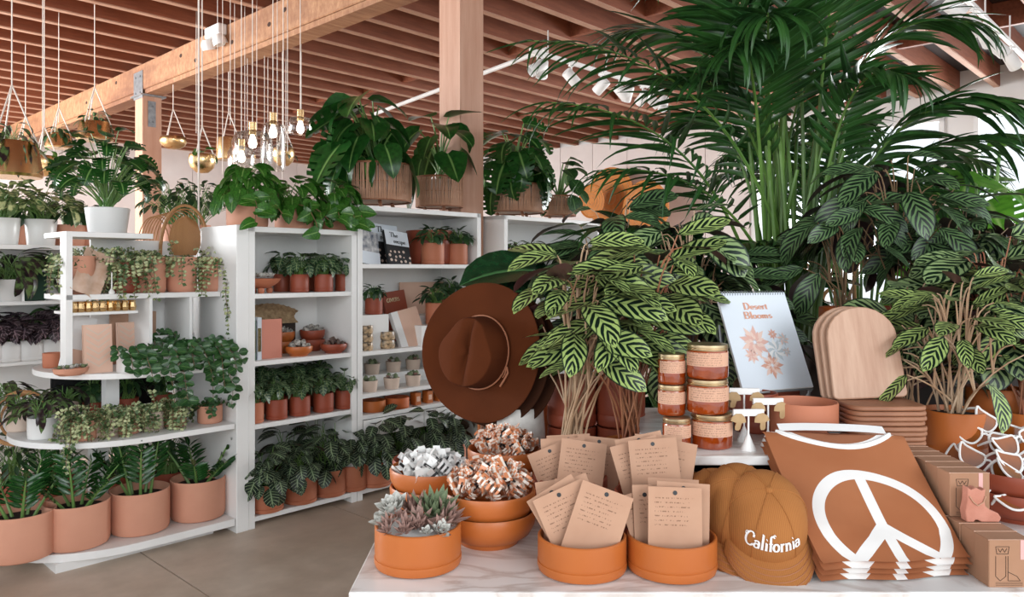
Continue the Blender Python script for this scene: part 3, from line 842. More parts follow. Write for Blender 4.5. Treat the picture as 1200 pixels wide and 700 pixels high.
for i, (px, v, lb) in enumerate([(24, 4.8, 'blush ribbed pot of dark strap-leaved plant at the left end of the second round shelf'), (50, 4.5, 'white textured pot of dark strap-leaved plant, next to the trailing figs'),
                                  (76, 4.85, 'white pot of dark purple strap-leaved plant behind the trailing figs'), (8, 5.3, 'blush pot of dark strap-leaved plant at the rear of the round shelf')]):
    small_pot_plant('strap_leaf_plant', px, v, .624, .07, .11, 'creampot' if i % 2 == 0 else 'whitepot', lb, group='strap-leaved plants on the round shelf', ls=LS_drac, n=24, Rr=.17, H=.12, ll=.15, saucer=None, el=(35, -30))
for i, px in enumerate((110, 150, 190, 226)):
    small_pot_plant('shade_plant', px, 4.85, .624, .06, .09, 'redterra', 'dark little plant behind the trailing fig mat, %s from the left' % ORD[i], group='dark plants at the back of the shelf', ls=LS_small, n=34, Rr=.11, H=.17, ll=.08)
# rattan hoop basket at the left end, under the round shelf
t = thing('rattan_tray', 'round rattan tray leaning at the left end of the island between two round shelves', 'tray', P(22, 490, 4.35), 0)
MB().tube([(.16*math.cos(a*.2618), .05*math.sin(a*.2618), .14*math.sin(a*.2618)) for a in range(25)], .012, 6).build('rim', M['rattan'], t)
MB().tube([(.14*math.cos(a*.2618), .06+.05*math.sin(a*.2618), .12*math.sin(a*.2618)) for a in range(25)], .008, 6).build('inner_rim', M['rattan'], t)
# --- shelf 3 (z .961)
t = thing('stone_dish', 'oval terracotta dish of grey succulents at the round corner of the middle shelf', 'dish', atv(83, 4.28, .961), UROT)
MB().lathe([(0, 0), (.6, 0), (.9, .35), (1, 1), (.95, 1), (.85, .4), (0, .3)], 28, sx=.085, sy=.05, M=Matrix.Diagonal((1, 1, .038, 1))).build('dish', M['pinkterra'], t)
def rosette(parent, p, r, mt, n=16, up=(0, 0, 1), name='rosette'):
    mb = MB(); g, me = LSR[0]
    for k in range(n):
        f = (k+.5)/n; az = k*2.39996; e = R(78-70*f)
        d = Vector((math.cos(az)*math.cos(e), math.sin(az)*math.cos(e), math.sin(e)))
        s = r*(.45+.6*f)
        mb.add(g.v, g.f, g.uv, 0, frame(d*r*.08, d, Vector((0, 0, 1)), 0, s))
    q = Vector((0, 0, 1)).rotation_difference(Vector(up)).to_matrix().to_4x4(); q.translation = Vector(p)
    return mb.build(name, mt, parent, q, ang=180)
LSR = leafset('ros', 'broad', L['succ_pale'], 4, 2, bends=(-.9,), fold=.35)
for i in range(7): rosette(t, (-.055+.018*i, rnd(-.02, .02), .035), .03, L['succ_pale' if i % 2 else 'succ_green'], 10, name='succulent')
def book(name, label, loc, rot, w_, h_, d_, cov, group=None, spine=None, cat='book'):
    """upright: w thickness along x, d depth along y, h along z"""
    t = thing(name, label, cat, loc, 0, group); t.rotation_euler = rot
    cv = MB(); e = .003
    cv.box(0, e, 0, d_, 0, h_); cv.box(w_-e, w_, 0, d_, 0, h_); cv.box(0, w_, 0, e, 0, h_)
    cv.build('cover', cov, t, None, False)
    MB().box(e, w_-e, e, d_-.005, .004, h_-.004).build('pages', M['paper'], t, None, False)
    return t
def chevron_book(px, v, z, w_, h_, label):
    t = thing('notebook', label, 'notebook', atv(px, v, z), UROT)
    MB().box(-w_/2, w_/2, 0, .03, 0, h_).build('cover', M['blush'], t, TRS((0, 0, 0), (R(-4), 0, 0)), False)
    mb = MB()
    for k in range(6):
        for s in (1, -1):
            z_ = h_*(.12+.13*k)
            mb.add([(0, -.002, z_), (s*w_*.42, -.002, z_+w_*.3), (s*w_*.42, -.002, z_+w_*.3+.008), (0, -.002, z_+.008)], [(0, 1, 2, 3)])
    mb.build('chevron_relief', M['creampot'], t, TRS((0, 0, 0), (R(-4), 0, 0)), False)['kind'] = 'stuff'
    return t
chevron_book(116, 4.28, .961, .135, .25, 'blush notebook embossed with chevrons standing right of the oval dish')
chevron_book(153, 4.5, .961, .125, .24, 'blush notebook embossed with chevrons standing further back, left of the small white pot')
book('folder', 'tan cardboard folder standing behind the chevron notebooks', atv(128, 4.62, .961), (0, 0, UROT-PI/2), .02, .29, .25, M['acacia'])
# tall white leaning calendars / rack of cards
for k in range(4):
    t = thing('greeting_card', 'tall white card leaning in the rack behind the oval dish, %s from the front' % ORD[k], 'card', atv(84, 4.4+.03*k, .961), UROT+R(8), 'white cards leaning behind the oval dish')
    MB().box(-.07, .07, 0, .006, 0, .3-.01*k).build('card', M['paper'], t, TRS((0, 0, 0), (R(-7), R(16), 0)), False)
    MB().box(-.055, .055, -.002, 0, .03, .12).build('print', M['blush'], t, TRS((0, 0, 0), (R(-7), R(16), 0)), False)
# small jars on the sub-shelf
for i in range(9):
    k = thing('amber_tumbler', 'little honey-amber faceted glass, %s along the small shelf above the notebooks' % ORD[i], 'glass', atv(86+8.6*i, VF2+.05, 1.275), rnd(0, 1), 'amber glasses on the small shelf')
    MB().lathe([(0, 0), (.016, 0), (.022, .02), (.016, .045), (.02, .055)], 7).build('glass', M['brass'], k, ang=10)
# white planters with trailing hoya
tr = thing('long_planter', 'long white trough planter along the middle round shelf under the trailing round leaves', 'planter', atv(206, 4.17, .961), UROT)
bev(MB().prism(rrect(.52, .12, .03), 0, .115).build('trough', M['whitepot'], tr, TRS((-.02, .03, 0))), .004)
def hoya_plant(name, label, px, v, z, wx, n, lens, potf=None, ll=.055, seed=1):
    random.seed(seed)
    t = thing(name, label, 'plant', atv(px, v, z), UROT, 'round-leaved trailing plants on the middle shelf')
    if potf: potf(t)
    stt = [((rnd(-wx, wx), rnd(-.03, .03), .0), (rnd(-.3, .3), -1, .35), rnd(*lens)) for k in range(max(3, int(n*.75)))]
    trailing(t, LS_hoya, stt, ll, joined=False, step=.045, lname='leaf')
    trailing(t, LS_hoya, [((rnd(-wx, wx), rnd(-.04, .05), .0), (rnd(-1, 1), rnd(-1, .5), .6), rnd(.05, .1)) for k in range(int(n*.9))], ll*.8, joined=True, step=.035)
    return t
hoya_plant('trailing_peperomia', 'round-leaved trailing plant hanging from the left end of the white trough', 158, 4.2, 1.08, .09, 6, (.1, .3), seed=3)
hoya_plant('trailing_peperomia', 'round-leaved trailing plant hanging longest from the middle of the white trough', 206, 4.2, 1.08, .08, 8, (.15, .42), seed=4)
hoya_plant('trailing_peperomia', 'round-leaved trailing plant hanging thickly from the right end of the white trough by the post', 248, 4.2, 1.08, .08, 9, (.2, .42), seed=5)
def wp(t): pot(t, .055, .12, M['whitepot'], 'cyl', None, z=-.12)
hoya_plant('trailing_peperomia', 'trailing plant in a small white cylinder pot behind the trough', 186, 4.5, 1.12, .04, 3, (.08, .2), wp, .045, 6)
hoya_plant('trailing_peperomia', 'trailing plant in a white pot right of the small white cylinder pot', 216, 4.55, 1.12, .05, 3, (.06, .18), wp, .045, 7)
t = thing('clay_pot', 'square-shouldered clay pot on the middle shelf behind the oval dish', 'pot', atv(62, 4.7, .961)); pot(t, .05, .08, M['terra'], 'cyl', None, soil=False)
# --- shelf 2 (z 1.367) row of four pink pots with trailing fig
gp = 'pink pots of trailing fig on the straight upper shelf'
for i, (px, lb) in enumerate([(92, 'behind the film packet'), (176, 'third from right'), (213, 'second from right'), (250, 'rightmost with longest strands')]):
    t = thing('potted_trailing_fig', 'tall pink pot of trailing fig on the upper island shelf, '+lb, 'potted plant', atv(px, 4.42, 1.367), 0, gp)
    zz = pot(t, .082, .2, M['pinkterra'], 'cyl', None)
    stt = [((rnd(-.06, .06), rnd(-.06, .06), zz+.0), (rnd(-1, 1), rnd(-1.3, .4), .9), rnd(.06, .13)) for k in range(26)]
    stt += [((rnd(-.07, .07), -.07, zz+.02), (rnd(-.4, .4), -1, .5), rnd(.15, .3)) for k in range(3+(i == 3)*3)]
    if i == 3: stt += [((.07, -.06, zz), (.6, -.6, .3), .62), ((.075, -.05, zz), (.6, -.5, .4), .55)]
    trailing(t, LS_ficus, stt, .028, step=.024)
t = thing('potted_trailing_fig', 'small-leaved fig tumbling in a dense curtain between the packet and the pink pots', 'potted plant', atv(147, 4.42, 1.367), 0, gp)
zz = pot(t, .07, .17, M['redterra'], 'cyl', None)
trailing(t, LS_ficus, [((rnd(-.06, .06), rnd(-.07, .05), zz), (rnd(-1, 1), rnd(-1.3, .3), .7), rnd(.1, .28)) for k in range(46)], .028, step=.024)
t = thing('potted_trailing_fig', 'low row of pale variegated leaves at the back of the upper island shelf', 'potted plant', atv(120, 4.58, 1.367), UROT, gp)
pot(t, .07, .2, M['creampot'], 'cyl', None)
trailing(t, LS_ficus, [((rnd(-.2, .3), rnd(-.03, .03), .2), (rnd(-1, 1), rnd(-1.3, .3), .9), rnd(.04, .08)) for k in range(44)], .03, step=.024)
# film packet: clear sleeve holding dried palms
t = thing('film_packet', 'clear cellophane packet of dried blush leaves leaning on the upper island shelf', 'packet', atv(98, 4.3, 1.367), UROT)
film = simple('cellophane_blush', '#e6cdbb', .12, c2='#c9a288', ns=14, spec=.9)
Mp = TRS((0, 0, 0), (R(-24), R(28), 0))
MB().grid(lambda i, j: (-.075+.15*i, -.003+.008*math.sin(i*9+j*5)*math.sin(PI*i), .27*j), 8, 10).build('sleeve', film, t, Mp)
MB().grid(lambda i, j: (-.055+.11*i, .012, .02+.2*j), 2, 2).build('dried_leaf', M['blush'], t, Mp)
# little white spray / scissors on hook
t = thing('plant_label', 'tiny white plant tag standing at the front of the upper island shelf', 'tag', atv(131, 4.31, 1.367), UROT)
MB().lathe([(0, 0), (.014, 0), (.016, .01), (.004, .03), (.003, .11), (0, .115)], 12).build('tag_pin', M['plastic'], t)
# rattan hood on top
t = thing('rattan_hood', 'openwork rattan hood with a woven oval front standing above the pink pots', 'basket', atv(206, 4.62, 1.56), UROT-R(10))
Mh = Matrix.Identity(4)
def arch(wd, ht, y, n=18): return [(wd*math.cos(R(180-180*k/n)), y, ht*math.sin(R(180*k/n))**.8 if 0 < k < n else 0) for k in range(n+1)]
for k in range(9):
    a = k/8
    o = MB().tube([(x*(1-.25*a)-.1*a*1.1, y+.3*a, z*(1-.12*a)) for x, y, z in arch(.13, .3, 0)], .0035, 5).build('cane_rib', M['rattan'], t, Matrix.Translation((.05, 0, 0)))
MB().tube(arch(.14, .32, -.01), .009, 6).build('rim', M['rattan'], t, Matrix.Translation((.05, 0, 0)))
wov = NT('woven_cane'); wv = wov.n('TexWave'); wv.inputs['Scale'].default_value = 60; wv.inputs['Distortion'].default_value = 2; tc = wov.n('TexCoord'); wov.l(tc.outputs['Object'], wv.inputs['Vector'])
wov.col(wov.mix(wv.outputs['Fac'], '#8c5c34', '#c6935f')); wov.bump(wv.outputs['Fac'], .6, .004); wov = wov.set(.6)
MB().grid(lambda i, j: ((i-.5)*.18*math.sqrt(max(.02, 1-(2*j*.86-.72)**2)), -.012-.02*math.sin(PI*i), .02+.235*j), 8, 10).build('woven_front', wov, t, Matrix.Translation((.05, 0, 0)))
# white pot monstera above the island top
def monstera(name, label, loc, ls, n, Rr, H, ll, pr, ph, mt, style='cyl', sau=None, seed=1, group=None, rz=0, el=(35, -45), stem='stem', cat='potted plant', sr=.005, **kw):
    random.seed(seed)
    t = thing(name, label, cat, loc, rz, group)
    zz = pot(t, pr, ph, M[mt], style, sau) if pr else 0.0
    foliage(t, ls, n, Rr, H, ll, zz, stem=stem, sr=sr, joined=False, el=el, **kw)
    return t
monstera('potted_monstera', 'bushy monstera in a round white pot on top of the island display', atv(126, 4.62, 1.69), LS_mond, 62, .44, .46, .12, .115, .15, 'whitepot', 'cone', seed=11, hmin=.35, sr=.004, el=(40, -25))
# top of the far left unit: aglaonemas
gp = 'cream-variegated plants on the far left unit'
for i, (px, v, lb) in enumerate([(48, 6.3, 'white pot of cream-variegated plant nearest the monstera on the far left unit'), (4, 6.3, 'white pot of cream-variegated plant cut by the left edge, above the strap-leaved tub')]):
    small_pot_plant('variegated_aglaonema', px, v, 1.665, .105, .19, 'whitepot', lb, gp, ls=LS_aglao, n=58, Rr=.4, H=.26, ll=.17, style='cone', saucer=None, el=(50, -15))
small_pot_plant('leafy_pink_pot_plant', 82, 6.35, 1.665, .1, .15, 'pinkterra', 'pink terracotta pot of dark leaves between the aglaonema and the monstera', ls=LS_small, n=30, Rr=.2, H=.2, ll=.14)
small_pot_plant('leafy_pink_pot_plant', 103, 6.4, 1.665, .1, .15, 'pinkterra', 'pink terracotta pot of dark leaves just left of the white monstera pot', ls=LS_small)
small_pot_plant('leafy_pink_pot_plant', 30, 6.45, 1.665, .1, .15, 'pinkterra', 'pale pot behind the two white aglaonema pots', ls=LS_small)
# far-left middle shelf: white tubs with dracaena-like plants
for i, (px, lb) in enumerate([(14, 'wide white pot of dark and lime strap leaves, far left'), (62, 'small white pot of grey-purple leaves beside the green bag')]):
    small_pot_plant('strap_plant_tub', px, 6.2, 1.276, .13 if i == 0 else .06, .15, 'whitepot', lb, ls=LS_drac if i == 0 else LS_small, n=50, Rr=.3, H=.22, ll=.28 if i == 0 else .08, saucer=None, style='cone')
for px, v, r, lb in ((34, 6.35, .1, 'tuft of dry grey moss behind the strap-leaved tub'), (70, 6.3, .09, 'tuft of dry moss next to the island side panel')):
    t = thing('moss_tuft', lb, 'moss', atv(px, v, 1.276), 0)
    MB().lathe([(0, 0)]+[(r*math.sin(a*.3), r*1.3*(1-math.cos(a*.3))) for a in range(1, 9)]+[(0, r*2.6)], 16).build('tuft', L['moss'], t)
for px, v, z, lb in ((30, 6.4, 1.42, 'clear plastic tray on the far left shelf, under the aglaonemas'), (58, 6.42, 1.42, 'clear plastic tray on the far left shelf beside the moss')):
    t = thing('plastic_tray', lb, 'tray', atv(px, v, z-.14), UROT); bev(MB().box(-.12, .12, -.08, .08, 0, .09).build('tray', M['plastic'], t, None, False), .01)
t = thing('green_bag', 'dark green fabric bag with white trim on the far left shelf', 'bag', atv(40, 6.1, 1.276), UROT)
bev(MB().box(-.07, .07, -.03, .03, 0, .2).build('bag_body', simple('dark_green_fabric', '#1d3a2b', .9), t, None, False), .015)
MB().tube([(-.075, -.035, 0), (-.08, -.035, .18), (-.06, -.035, .21), (.06, -.035, .21)], .008, 6).build('trim', M['white'], t)
# begonias in white pots
gp = 'begonias in white pots at the far left'
for i, px in enumerate((8, 34, 60, -12)):
    small_pot_plant('potted_begonia', px, 6.18, .86, .105, .13, 'whitepot', 'silver-purple begonia in a white pot below the green bag, %s' % ['second from the left', 'third from the left', 'rightmost', 'cut off by the photo edge'][i], gp, ls=LS_beg, n=44, Rr=.24, H=.2, ll=.13, saucer=.02)
small_pot_plant('potted_pothos', 62, 6.45, .86, .08, .24, 'terra', 'lime-leaved plant in a terracotta pot behind the begonias', ls=LS_phil, n=20, Rr=.2, H=.14, ll=.12)

# --- unit with left post (B): px 292..415
# under the top board: pots with philodendron-like foliage, footed bowl of pale succulents
random.seed(21)
t = thing('footed_bowl', 'shallow footed terracotta bowl of pale succulents on the upper shelf left', 'bowl', atv(306, 4.24, 1.354), UROT)
MB().lathe([(0, .03), (.05, .03), (.095, .06), (.115, .085), (.108, .088), (.08, .06), (0, .05)], 28).build('bowl', M['terra'], t)
for a in range(3): MB().lathe([(0, .035), (.018, .03), (.02, .01), (.014, 0), (0, 0)], 12).build('foot', M['terra'], t, Matrix.Translation((.055*math.cos(a*2.1), .055*math.sin(a*2.1), 0)))
for i in range(9): rosette(t, (.07*math.cos(i*2.4)*(i/9)**.5, .07*math.sin(i*2.4)*(i/9)**.5, .09), .045, L['succ_pale' if i % 3 else 'succ_pink'], 12, name='succulent')
gp = 'heartleaf plants on the upper shelf by the post'
for i, (px, v, r) in enumerate([(331, 4.42, .055), (351, 4.22, .058), (379, 4.2, .06), (402, 4.24, .05), (372, 4.44, .06)]):
    small_pot_plant('potted_pothos', px, v, 1.354, r, .1, 'redterra', 'dark red pot of trailing dark leaves, %s' % ['tallest at the rear left of the upper shelf', 'front left under the philodendrons', 'front centre under the philodendrons', 'front right beside the unit divider', 'rear right under the top board'][i], gp, ls=LS_ivy, n=24, Rr=.13, H=.15, ll=.085, el=(45, -60))
# books, bowls of minerals, on second shelf
zz = .963
for i, (px, w_, h_, c, lb) in enumerate([(291.5, .022, .22, M['pinkterra'], 'thin salmon book standing at the left end'), (296, .022, .235, simple('sage_cover', '#6f8479', .7), 'sage green book second from the left end'), (301.5, .028, .25, simple('pale_blue_cover', '#cfd6de', .6), 'pale blue and white book third from left')]):
    t = book('book', lb+' of the middle shelf row', atv(px, V0+.05, zz), (0, 0, UROT), w_, h_, .18, c, 'books standing by the shelf post')
    MB().box(.004, w_-.004, -.001, 0, h_*.2, h_*.75).build('spine_print', M['brass'], t, None, False)
t = book('book', 'wide pinkish terracotta book facing out right of the thin spines', atv(304.5, V0+.08, zz), (0, 0, UROT), .145, .235, .03, simple('rose_cover', '#cf8672', .7), 'books standing by the shelf post')
def bowl_stack(px, v, z, r, hs, mat, label, group, n=1, cat='bowl'):
    out = []
    for k in range(n):
        t = thing('terracotta_bowl', (label if n == 1 else label+(', upper bowl of its stack' if k else ', lower bowl of its stack')), cat, atv(px, v, z+k*hs*.82), 0, group)
        pot(t, r, hs, mat, 'bowl', None, soil=False); out.append(t)
    return out, z+(n-1)*hs*.82
geode = simple('black_white_stone', '#17161a', .3, c2='#d8d2c8', ns=30)
def rock(mb_r, mt, parent=None, M_=None, name='rock'):
    vs = []; fs = []
    mb = MB()
    def f(i, j):
        a = i*2*PI; b = j*PI
        rr = mb_r*(1+.25*math.sin(3*a+1)*math.sin(b)+.15*math.cos(5*b))
        return (rr*math.cos(a)*math.sin(b), rr*.8*math.sin(a)*math.sin(b), rr*.7*math.cos(b))
    mb.grid(f, 8, 6)
    return mb.mesh(name, mt, ang=30)
rk = rock(.022, geode); rk2 = rock(.02, simple('dark_red_stone', '#3d2420', .5, c2='#7d6a60', ns=30))
gp = 'bowls of stones on the middle shelf'; gs = 'black and white stones in the shelf bowls'
for px, v, z0, r, n, mt, lb in ((331, 4.43, zz, .078, 2, 'orange', 'orange terracotta bowl of black stones behind'), (366, 4.41, zz, .082, 2, 'redterra', 'red terracotta bowl of black stones behind'),
                             (350, 4.22, zz, .085, 1, 'orange', 'orange terracotta bowl of black and white stones, front of the middle shelf'), (391, 4.2, zz, .085, 1, 'redterra', 'red terracotta bowl of dark stones, front right of the middle shelf')):
    hs = .06 if n == 1 else .075
    _, zt = bowl_stack(px, v, z0, r, hs, M[mt], lb, gp, n)
    for k in range(10):
        o = link('stone', rk if not (mt == 'redterra' and n == 1) else rk2, None)
        a = k*2.4; q = r*.75*(k/10)**.5
        c = atv(px, v, zt+hs*.78+.03*(1-k/10)+.005)
        o.location = c+Vector((q*math.cos(a), q*math.sin(a), 0)); o.rotation_euler = (rnd(0, 3), rnd(0, 3), rnd(0, 3)); s = rnd(.8, 1.15); o.scale = (s, s, s)
        tag(o, 'glossy dark stone heaped in a '+('front' if n == 1 else 'rear')+' terracotta bowl on the middle shelf', 'stone', gs)
t = thing('moss_heap', 'heap of dry tan reindeer moss at the back of the middle shelf', 'moss', atv(318, 4.42, zz), UROT)
MB().grid(lambda i, j: ((i-.5)*.36, -.02+.05*math.sin(j*PI), .19+.13*math.sin(PI*min(1, i*.5+.3))*j+.01*math.sin(i*60)*math.sin(j*50)), 40, 12).build('moss', L['moss'], t)
MB().box(-.17, .17, .0, .06, 0, .2).build('tray_block', M['darkwood'], t, None, False)
# ivy pots on the third shelf
gp = 'ivy pots on the lower shelf of the post unit'
for i, (px, v) in enumerate([(296, 4.2), (324, 4.2), (351, 4.2), (379, 4.2), (404, 4.2)]):
    small_pot_plant('potted_ivy', px, v, .598, .064, .11, 'terra' if i == 0 else 'redterra', 'red pot of pointed ivy, %s from the left in front, below the stone bowls' % ORD[i] if i else 'orange pot of pointed ivy at the left end, below the stone bowls', gp, ls=LS_ivy, n=30, Rr=.13, H=.14, ll=.07, el=(50, -60))
for i, (px, v) in enumerate([(312, 4.42), (342, 4.42), (372, 4.42), (398, 4.42)]):
    small_pot_plant('potted_ivy', px, v, .598, .064, .16, 'redterra', 'taller pot of ivy in the back row below the stone bowls, %s from the left' % ORD[i], gp, ls=LS_ivy, n=34, Rr=.14, H=.15, ll=.08, el=(50, -60))
# maranta mass on the bottom shelf and right along the next unit
gp = 'prayer plants along the floor-level shelves'
random.seed(5)
def maranta(px, v, z, lb, n=30, Rr=.25, H=.24, ll=.125, lean=(.0, 0), r=.1):
    t = thing('prayer_plant', lb, 'potted plant', atv(px, v, z), 0, gp)
    zt = pot(t, r, .15, M['terra'], 'cyl', .025)
    foliage(t, LS_mar, n, Rr, H, ll, zt, stem='stem', el=(45, -45), spread=.05, hmin=.1, aim=(-1.9, 1.2, .45))
    return t
for i, (px, v, lb, hh) in enumerate([(312, 4.2, 'prayer plant in an orange pot at the left end of the bottom shelf', .24), (352, 4.2, 'prayer plant second from the post on the bottom shelf', .26), (386, 4.2, 'tall full prayer plant near the middle of the bottom shelf row', .32),
                                  (412, 4.2, 'prayer plant with pale-veined leaves spilling over the shelf beside the terracotta bowls', .28), (335, 4.42, 'prayer plant in the back row behind the orange pot by the post', .3), (372, 4.42, 'prayer plant in the back row of the bottom shelf', .34)]):
    maranta(px, v, .066, lb, H=hh, n=34)
for i, px in enumerate((440, 470, 500, 530)):
    maranta(px, 4.16, .066, 'prayer plant behind the clip bowls under the drawers, %s from the left' % ORD[i], n=46, Rr=.25, H=.34, ll=.13)
for i, px in enumerate((455, 490, 520)):
    maranta(px, 4.36, .12, 'prayer plant at the rear bottom of the tall unit, %s from the left' % ORD[i], n=34, Rr=.2, H=.36, ll=.12)
tag(ubuild(MB().box(2.96, 3.97, 4.30, 4.48, .066, .12), 'plinth_box', M['white']), 'low white plinth inside the tall shelf unit under the prayer plants', 'plinth')

# --- tall unit (C)
# top shelf: cookbooks, terracotta planter, two pots
zc = 1.53
def plane_obj(name, mt, w_, h_, parent, Mx, th=.002):
    return MB().box(-w_/2, w_/2, -th, 0, 0, h_).build(name, mt, parent, Mx, False)
def cookbook(px, v, z, lb, s=1.0, lean=-20, rz=0.0, cover2=None, roll=0):
    t = thing('cookbook', lb, 'book', atv(px, v, z), UROT+rz, 'cookbooks leaning on the tall unit shelf')
    Mx = TRS((0, 0, 0), (R(lean), R(roll), 0), s)
    bev(MB().box(-.1, .1, 0, .028, 0, .25).build('book_block', M['navy'], t, Mx, False), .002, 1)
    MB().box(-.1, .1, -.002, 0, .14, .25).build('white_band', M['bluepaper'], t, Mx, False)
    w1 = textw('The')
    mb, _ = lettering('The', lambda x, y: (-.06+x, -.004, .2+y), .034, .2, .07)
    mb.build('title', M['navy'], t, Mx, False)
    mb, _ = lettering('recipe.', lambda x, y: (-.035+x, -.004, .155+y), .034, .2, .07)
    mb.build('title', M['navy'], t, Mx, False)
    pm_ = MB()
    for k in range(14):
        x = -.08+.04*(k % 5)+rnd(-.008, .008); z_ = .02+.035*(k//5)+rnd(-.005, .005); r_ = rnd(.006, .012)
        pm_.add([(x+r_*math.cos(a*.785), -.003, z_+r_*math.sin(a*.785)) for a in range(8)], [tuple(range(7, -1, -1))])
    pm_.build('cover_picture', M['creampot'], t, Mx, False)
    return t
cookbook(453, V0+.2, zc+.0, 'cookbook titled The recipe standing behind, its white band highest on the shelf', 1.15, lean=-12, roll=4)
cookbook(470, V0+.06, zc, 'cookbook titled The recipe leaning in front, black cover with small pictures', 1.0, lean=-22, roll=6)
t = thing('cookbook', 'blue-patterned book leaning at the left end behind the recipe cookbooks', 'book', atv(434, V0+.1, zc), UROT, 'cookbooks leaning on the tall unit shelf')
Mx = TRS((0, 0, 0), (R(-18), R(8), 0))
vr = simple('blue_white_print', '#35455f', .6, c2='#e6e4e2', ns=22)
bev(MB().box(-.085, .085, 0, .025, 0, .24).build('book_block', vr, t, Mx, False), .002, 1)
MB().box(-.085, .085, -.002, 0, 0, .09).build('white_band', M['bluepaper'], t, Mx, False)
t = thing('round_planter', 'wide empty terracotta planter at the back of the cookbook shelf', 'pot', atv(503, 4.36, zc)); pot(t, .17, .25, M['redterra'], 'cyl', None, soil=False)
for px, lb in ((507, 'dark zamia in a terracotta pot with saucer, left of two on the cookbook shelf'), (535, 'dark fern in a terracotta pot with saucer, right of two on the cookbook shelf')):
    small_pot_plant('dark_fern', px, 4.22, zc, .083, .14, 'terra', lb, ls=LS_small, n=50, Rr=.16, H=.14, ll=.09, saucer=.022, el=(50, -30))
# second shelf (z .959): plant on tall pot, black gold vessels, leaning books, plants
t = thing('dark_vase', 'stack of black and gold patterned vessels left on the second shelf of the tall unit', 'vase', atv(429, 4.2, .959))
geo2 = simple('black_gold_pattern', '#191515', .3, c2='#d8b890', ns=42)
for k in range(3): MB().lathe([(0, 0), (.042, 0), (.048, .02), (.044, .052), (.04, .054), (0, .05)], 20).build('vessel', geo2, t, Matrix.Translation((0, 0, .056*k)))
t = thing('dark_vase', 'pair of black and gold patterned vessels left of the leaning books', 'vase', atv(452, 4.22, .959))
for k in range(2): MB().lathe([(0, 0), (.06, 0), (.066, .02), (.06, .055), (.056, .057), (0, .05)], 20).build('vessel', geo2, t, Matrix.Translation((0, 0, .058*k)))
riser = tag(ubuild(MB().box(2.96, 3.22, 4.2, 4.5, .959, 1.19), 'display_block', M['white']), 'white display block at the left of the second shelf in the tall unit', 'block')
small_pot_plant('potted_succulent', 438, 4.27, 1.19, .06, .1, 'redterra', 'red terracotta pot of bushy green succulent raised above the gold vessels', ls=LS_small, n=44, Rr=.1, H=.11, ll=.06, saucer=.018)
tag(ubuild(MB().box(3.5, 3.97, 4.3, 4.5, .959, 1.16), 'display_block', M['white']), 'white display block behind the hat on the second shelf of the tall unit', 'block')
small_pot_plant('dark_fern', 528, 4.4, 1.16, .083, .14, 'terra', 'dark fern in a terracotta pot on the second shelf just left of the hat top')
small_pot_plant('dark_fern', 512, 4.22, 1.1, .083, .14, 'terra', 'dark fern in a low terracotta pot beside the hat brim')
tag(ubuild(MB().box(3.46, 3.66, 4.14, 4.29, .959, 1.1), 'display_block', M['white']), 'small white block under the low fern beside the hat brim', 'block')
t = thing('art_book', 'terracotta-red art book with a gilt serif title leaning at the back of the second shelf', 'book', atv(472, 4.38, .985), UROT)
Mx = TRS((0, 0, 0), (R(-10), R(-6), 0))
bev(MB().box(-.1, .1, 0, .03, 0, .36).build('book_block', M['redterra'], t, Mx, False), .002, 1)
mb, _ = lettering('GIVERS', lambda x, y: (-.075+x, -.002, .285+y), .026, .2, .08); mb.build('title', M['gold'], t, Mx, False)
t = thing('art_book', 'pale blush book with white spine leaning in front of the red art book', 'book', atv(487, 4.18, .959), UROT)
Mx = TRS((0, 0, 0), (R(-16), R(-10), 0))
bev(MB().box(-.115, .115, 0, .035, 0, .27).build('book_block', M['blush'], t, Mx, False), .002, 1)
MB().box(-.117, -.06, -.002, .036, 0, .27).build('spine', M['paper'], t, Mx, False)
t = thing('picture_card', 'large blush leaf-print card standing at the back of the second shelf', 'card', atv(505, 4.49, .959), UROT)
MB().box(-.3, .25, 0, .01, 0, .44).build('card', M['blush'], t, None, False)
# cactus pots
gp = 'little cream pots of cacti on the tall unit'
cz = .683
for row, (v, zr, pxs) in enumerate(((4.2, 0, (433, 459, 484)), (4.4, .08, (436, 461, 484, 505)))):
    for i, px in enumerate(pxs):
        t = thing('cactus_pot', 'small cream pot of grey cacti, %s from the left in the %s row' % (ORD[i], 'raised back' if row else 'front'), 'potted plant', atv(px, v, cz+zr), rnd(0, 6), gp)
        z_ = pot(t, .056, .075, M['creampot'], 'tub' if 0 else 'cone', None)
        for k in range(5):
            a = k*1.3; 
            if (k+i) % 2: rosette(t, (.028*math.cos(a), .028*math.sin(a), z_+.006), .03, L[['succ_green', 'succ_pale', 'succ_pink'][(k+i) % 3]], 10, name='cactus')
            else: MB().lathe([(.018*math.cos(b*.3-.2)*(1 if b % 1 == 0 else 1), .02+.022*math.sin(b*.31-.5)) for b in range(0, 7)]+[(0, .043)], 10).build('cactus', L['succ_green'], t, Matrix.Translation((.028*math.cos(a), .028*math.sin(a), z_)))
tag(ubuild(MB().box(2.96, 3.97, 4.34, 4.5, .683, .763), 'display_step', M['white']), 'white step under the back row of cactus pots', 'step')
